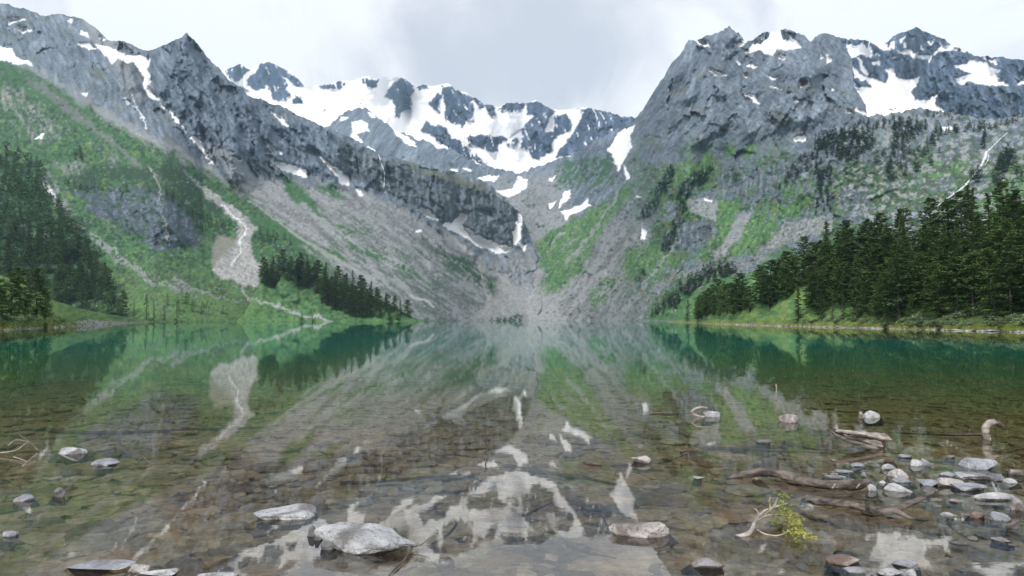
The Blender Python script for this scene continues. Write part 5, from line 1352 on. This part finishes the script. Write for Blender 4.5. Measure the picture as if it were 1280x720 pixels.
for cx, cy, z, n, s_ in ((975, 632, .14, 46, 11), (983, 640, .11, 40, 10), (992, 650, .08, 44, 9), (1000, 661, .05, 40, 8), (1010, 667, .03, 26, 7), (970, 648, .08, 20, 8), (979, 622, .18, 22, 7), (990, 668, .02, 16, 8)):
    for k in range(int(n * .7)):
        p = at(cx + r_.normal(0, s_ * .6), cy + r_.normal(0, s_ * .5), max(.005, z + r_.normal(0, .03))); cen.append((p - org)[:]); tin.append(np.clip((cx - 965) / 45 + r_.normal(0, .3), 0, 1))
V, Qd = clumps(cen, np.full(len(cen), .030), 5, r_, .7, 1.0)
link('leaves', mesh_np('leaves', V, Qd, mat=M_YEL, attrs={'tint': np.repeat(np.repeat(tin, 5), 4)}), root)

twig('dark_twig', [(pix([(484, 660, .10), (494, 668, .09), (505, 677, .06), (516, 683, .03)]), [.007, .009, .010, .009]), (pix([(516, 683, .03), (506, 699, .02), (494, 711, .015), (484, 722, .01)]), [.009, .008, .007, .005]),
                   (pix([(514, 684, .03), (528, 680, .05), (537, 672, .09)]), [.006, .004, .003]), (pix([(520, 684, .02), (523, 677, .05)]), [.004, .002])], 'thin dark forked twig lying over the right end of the largest slab', mat=M_DRIFTD)
twig('bent_twig', [(pix([(0, 566, .04), (20, 563, .07), (35, 552, .15)]), [.011, .010, .006]), (pix([(24, 543, .30), (36, 552, .17), (48, 563, .02)]), [.006, .007, .007]), (pix([(10, 557, .1), (20, 550, .17), (35, 552, .15)]), [.005, .006, .005]),
                   (pix([(24, 586, -.02), (36, 576, .03), (47, 566, .03)]), [.005, .006, .005]), (pix([(17, 571, .02), (26, 574, .03), (34, 577, .02)]), [.007, .006, .004])], 'spray of thin bleached twigs poking out of the water near the left edge')
twig('small_twig', [(pix([(172, 579, .03), (178, 571, .10), (184, 576, .05), (193, 581, .0)]), [.008, .009, .009, .007]), (pix([(194, 582, .0), (196, 573, .08)]), [.006, .003])], 'small angular twig above the water right of the flat grey wedge stone', mat=M_DRIFT)
D = at(970.5, 496).y
twig('upright_stick', [([at_d(969.5, 497, D), at_d(970.5, 488, D), at_d(970, 480, D)], [.018, .017, .014])], 'thin pale stick standing upright far out in the water behind the lone rounded stone', 'stick')
D = at(607, 566).y
twig('crooked_stick', [([at_d(607, 566, D), at_d(610, 560, D), at_d(607, 552, D), at_d(608, 545, D), at_d(606, 542, D)], [.010, .012, .010, .012, .006])], 'thin crooked dark stick standing up in the centre of the lake shallows', 'stick', M_DRIFTD)
twig('floating_stick', [(pix([(730, 578, .01), (741, 580, .02), (752, 581, .015)]), [.022, .026, .02])], 'short dark stick floating in mid water right of centre', 'stick', M_DRIFTD)
twig('snag_twig', [(pix([(844, 573, .0), (852, 569, .05), (860, 566, .06)]), [.016, .018, .012]), (pix([(860, 567, .06), (861, 573, .0)]), [.010, .008]), (pix([(852, 569, .05), (851, 564, .13)]), [.012, .01])], 'little dark snag of twigs in mid water behind the left tip of the long log', mat=M_DRIFTD)
D = at(850, 521).y
twig('reed_stick', [(pix([(812, 518, .0), (828, 516, .03), (842, 517, .02)]), [.02, .022, .012])], 'low dark twig lying on the water left of the curved white root', 'stick', M_DRIFTD)
twig('short_stick', [(pix([(1258, 659, .02), (1266, 655, .05), (1274, 650, .08)]), [.018, .02, .016])], 'short brown stick lying beside the bluish grey stone near the right edge', 'stick', M_DRIFT)
D = at(1075, 524).y
twig('white_peg', [([at_d(1075.5, 523, D), at_d(1076, 518, D), at_d(1075, 515, D)], [.03, .04, .02])], 'tiny white peg of wood sticking up left of the stone farthest out', 'stick', M_PALEW)
# branches lying on the bed
for pts, rd, lab in (([(425, 604), (480, 602), (540, 596), (600, 592)], .03, 'long straight sunken pole lying under water left of centre'), ([(640, 584), (690, 592), (740, 600), (775, 607)], .035, 'long sunken branch under water just right of centre'),
                     ([(545, 640), (570, 650), (562, 666), (540, 680)], .018, 'bent sunken twig under water right of the largest slab'), ([(700, 668), (715, 682), (740, 692), (770, 698)], .02, 'curved pale sunken twig in the sky reflection at the bottom centre'),
                     ([(654, 645), (675, 635), (690, 628)], .016, 'short sunken stick in front of the centre snow reflection'), ([(735, 640), (752, 645), (760, 660)], .014, 'small hooked sunken twig left of the blocky whitish stone'),
                     ([(470, 608), (500, 606), (520, 610)], .02, 'short sunken stick beside the long straight sunken pole'), ([(60, 538), (140, 541), (260, 536), (330, 535)], .04, 'very long sunken pole far out on the left'),
                     ([(885, 560), (960, 564), (1030, 566)], .03, 'sunken pole under water in front of the split hollow trunk')):
    Q_ = []
    for x, y in pts:
        p = at(x, y); d = float(depth_at(p.x, p.y)) * .55; Q_.append(at(x, y, -d))
    org = Q_[0].copy(); root = empty('sunken_branch', org); tag(root, lab, 'branch')
    limb('stem', Q_, list(np.linspace(rd, rd * .5, len(Q_))), M_SUNK, root, org, 7, int(pts[0][0]))

# ------------------------------------------------------------------ falling water
m, nt, N, L = new_mat('white_water')
out = N.new('ShaderNodeOutputMaterial'); b = N.new('ShaderNodeBsdfPrincipled'); b.inputs['Roughness'].default_value = .5
tc = N.new('ShaderNodeTexCoord'); mp = N.new('ShaderNodeMapping'); mp.inputs['Scale'].default_value = (.5, .5, .08); L.new(tc.outputs['Object'], mp.inputs['Vector'])
n1 = noise_n(nt, mp.outputs[0], 1.2, 4); L.new(mix_col(nt, ramp(nt, n1, [(.35, 0), (.6, 1)]), (.42, .45, .48), (.74, .76, .78)), b.inputs['Base Color'])
bp = N.new('ShaderNodeBump'); bp.inputs['Distance'].default_value = .6; L.new(n1, bp.inputs['Height']); L.new(bp.outputs[0], b.inputs['Normal']); L.new(b.outputs[0], out.inputs[0]); M_FALL = m
def fall(name, Lr, pts, wid, label, lift=2.0):
    P = []; R = []
    P0, W0 = curve_pts([(x, y, 0) for x, y in pts], wid, 14)
    for i, q in enumerate(P0):
        q = q + Vector((float(gn(np.float32(i * .55), np.float32(q.y), 15)) * W0[i] * .6, 0, 0))
        p = Lr.point(q.x, q.y); v = Vector((0, 0, HC)) - p; P.append(p + v.normalized() * lift)
        R.append(W0[i] / F * p.y * max(.3, 1 + 1.1 * float(gn(np.float32(i * .7), np.float32(q.x), 5))))
    org = P[-1].copy(); V, Q_, T = tube_arrays([p - org for p in P], R, 8, 1, .3)
    me = mesh_np(name, V, Q_, T, M_FALL); me.shade_smooth(); tag(link(name, me, loc=org), label, 'waterfall')
fall('waterfall', Cm, [(473, 192), (477, 205), (480.5, 217), (480, 234)], [.4, .45, .6, .5], 'thin white waterfall dropping over the grey cliff left of the snow basin', 3)
fall('waterfall', Rm, [(1259, 166), (1250, 174), (1242, 182), (1234, 190)], [.4, .5, .6, .9], 'thin upper thread of the long cascade high on the right slope', 1.5)
fall('waterfall', Rm, [(1233, 190), (1230, 200), (1226, 208), (1221, 215)], [1.5, 1.8, 1.3, .8], 'broad white middle fall of the cascade on the right slope', 1.5)
fall('waterfall', Rm, [(1221, 214), (1213, 224), (1203, 235), (1186, 247), (1170, 259)], [.8, .9, 1.1, .9, .7], 'lower slanting white run of the cascade above the right forest', 1.5)
fall('waterfall', Rm, [(1236, 192), (1235, 200), (1231, 206)], [.4, .5, .3], 'narrow side thread right of the broad middle fall', 1.5)
HAZE = 0.55e-4
# ------------------------------------------------------------------ camera
cam = bpy.data.cameras.new('camera'); cam.sensor_width = 36.0; cam.lens = 36 * F / 1280
cam.clip_start = .1; cam.clip_end = 20000
co = bpy.data.objects.new('camera', cam); COL.objects.link(co)
co.location = (0, 0, HC); co.rotation_euler = (math.pi / 2 + PITCH, 0, 0)
scene.camera = co

# ------------------------------------------------------------------ the air of the valley
m, nt, N, L = new_mat('haze')
out = N.new('ShaderNodeOutputMaterial'); v = N.new('ShaderNodeVolumePrincipled')
v.inputs['Color'].default_value = (.50, .76, 1.0, 1); v.inputs['Density'].default_value = HAZE; v.inputs['Anisotropy'].default_value = .0
L.new(v.outputs[0], out.inputs['Volume'])
HX, HY0, HY1, HZ0, HZ1 = 3400, -80, 5000, -9.0, 1750
V = [(-HX, HY0, HZ0), (HX, HY0, HZ0), (HX, HY1, HZ0), (-HX, HY1, HZ0), (-HX, HY0, HZ1), (HX, HY0, HZ1), (HX, HY1, HZ1), (-HX, HY1, HZ1)]
me = mesh_np('haze', V, faces4=[(0, 3, 2, 1), (4, 5, 6, 7), (0, 1, 5, 4), (1, 2, 6, 5), (2, 3, 7, 6), (3, 0, 4, 7)], mat=m)
tag(link('haze', me), 'thin bluish haze filling the valley', 'haze', kind='stuff')

# ------------------------------------------------------------------ light: an overcast sky
SUN_EL, SUN_AZ = math.radians(44), math.radians(203)      # azimuth clockwise from +Y: behind the camera, to the left
w = bpy.data.worlds.new('World'); scene.world = w; w.use_nodes = True
nt = w.node_tree; nt.nodes.clear()
out = nt.nodes.new('ShaderNodeOutputWorld'); bg = nt.nodes.new('ShaderNodeBackground'); bg.inputs['Strength'].default_value = .1
sky = nt.nodes.new('ShaderNodeTexSky'); sky.sky_type = 'NISHITA'; sky.sun_disc = False
sky.sun_elevation = SUN_EL; sky.sun_rotation = SUN_AZ
tc = nt.nodes.new('ShaderNodeTexCoord')
sep = nt.nodes.new('ShaderNodeSeparateXYZ'); nt.links.new(tc.outputs['Generated'], sep.inputs[0])
zz = math_n(nt, 'ADD', math_n(nt, 'MAXIMUM', sep.outputs['Z'], 0.0), .22)
cmb = nt.nodes.new('ShaderNodeCombineXYZ')
nt.links.new(math_n(nt, 'DIVIDE', sep.outputs['X'], zz), cmb.inputs[0]); nt.links.new(math_n(nt, 'DIVIDE', sep.outputs['Y'], zz), cmb.inputs[1])
n1 = noise_n(nt, cmb.outputs[0], 1.15, 6, .52, .3)
# a heavier grey cloud hanging over the valley head
gd = Vector((-.015, 1.0, .40)).normalized()
vs = nt.nodes.new('ShaderNodeVectorMath'); vs.operation = 'SUBTRACT'; nt.links.new(tc.outputs['Generated'], vs.inputs[0]); vs.inputs[1].default_value = gd
vm = nt.nodes.new('ShaderNodeVectorMath'); vm.operation = 'MULTIPLY'; nt.links.new(vs.outputs[0], vm.inputs[0]); vm.inputs[1].default_value = (1.0, 1.0, 1.75)
vl = nt.nodes.new('ShaderNodeVectorMath'); vl.operation = 'LENGTH'; nt.links.new(vm.outputs[0], vl.inputs[0])
core = math_n(nt, 'SUBTRACT', 1.0, math_n(nt, 'MULTIPLY', vl.outputs['Value'], 3.6), True)
n2 = noise_n(nt, tc.outputs['Generated'], 5.0, 7, .58, .8)
dark = math_n(nt, 'MULTIPLY', math_n(nt, 'MULTIPLY', core, math_n(nt, 'SUBTRACT', 2.0, core)), math_n(nt, 'MULTIPLY', n2, 1.7))
dens = math_n(nt, 'ADD', math_n(nt, 'ADD', math_n(nt, 'MULTIPLY', math_n(nt, 'SUBTRACT', n1, .47), 1.4), math_n(nt, 'MULTIPLY', math_n(nt, 'SUBTRACT', n2, .47), 2.2)), math_n(nt, 'MULTIPLY', core, .75))
ccol = nt.nodes.new('ShaderNodeValToRGB'); ccol.color_ramp.interpolation = 'B_SPLINE'; nt.links.new(dens, ccol.inputs[0])
el = ccol.color_ramp.elements
el[0].position = -.0; el[0].color = (.86, .885, .92, 1); el[1].position = .6; el[1].color = (.54, .57, .635, 1)
e2 = el.new(.22); e2.color = (.82, .83, .86, 1)
cs = nt.nodes.new('ShaderNodeVectorMath'); cs.operation = 'SCALE'; cs.inputs['Scale'].default_value = 7.7; nt.links.new(ccol.outputs[0], cs.inputs[0])
nt.links.new(mix_col(nt, .97, sky.outputs[0], cs.outputs[0]), bg.inputs['Color'])
nt.links.new(bg.outputs[0], out.inputs['Surface'])
sl = bpy.data.lights.new('sun', 'SUN'); sl.energy = 1.9; sl.angle = math.radians(11); sl.color = (1, .965, .92)
so = bpy.data.objects.new('sun', sl); COL.objects.link(so)
sdir = Vector((math.sin(SUN_AZ) * math.cos(SUN_EL), math.cos(SUN_AZ) * math.cos(SUN_EL), math.sin(SUN_EL)))
so.rotation_euler = sdir.to_track_quat('Z', 'Y').to_euler(); so.location = (0, 0, 300)

scene.view_settings.view_transform = 'Standard'; scene.view_settings.look = 'None'
scene.view_settings.exposure = 0.75; scene.view_settings.gamma = 1.0
scene.cycles.use_denoising = True
scene.cycles.max_bounces = 8; scene.cycles.transparent_max_bounces = 16
scene.cycles.use_adaptive_sampling = False
scene.cycles.denoising_prefilter = 'ACCURATE'
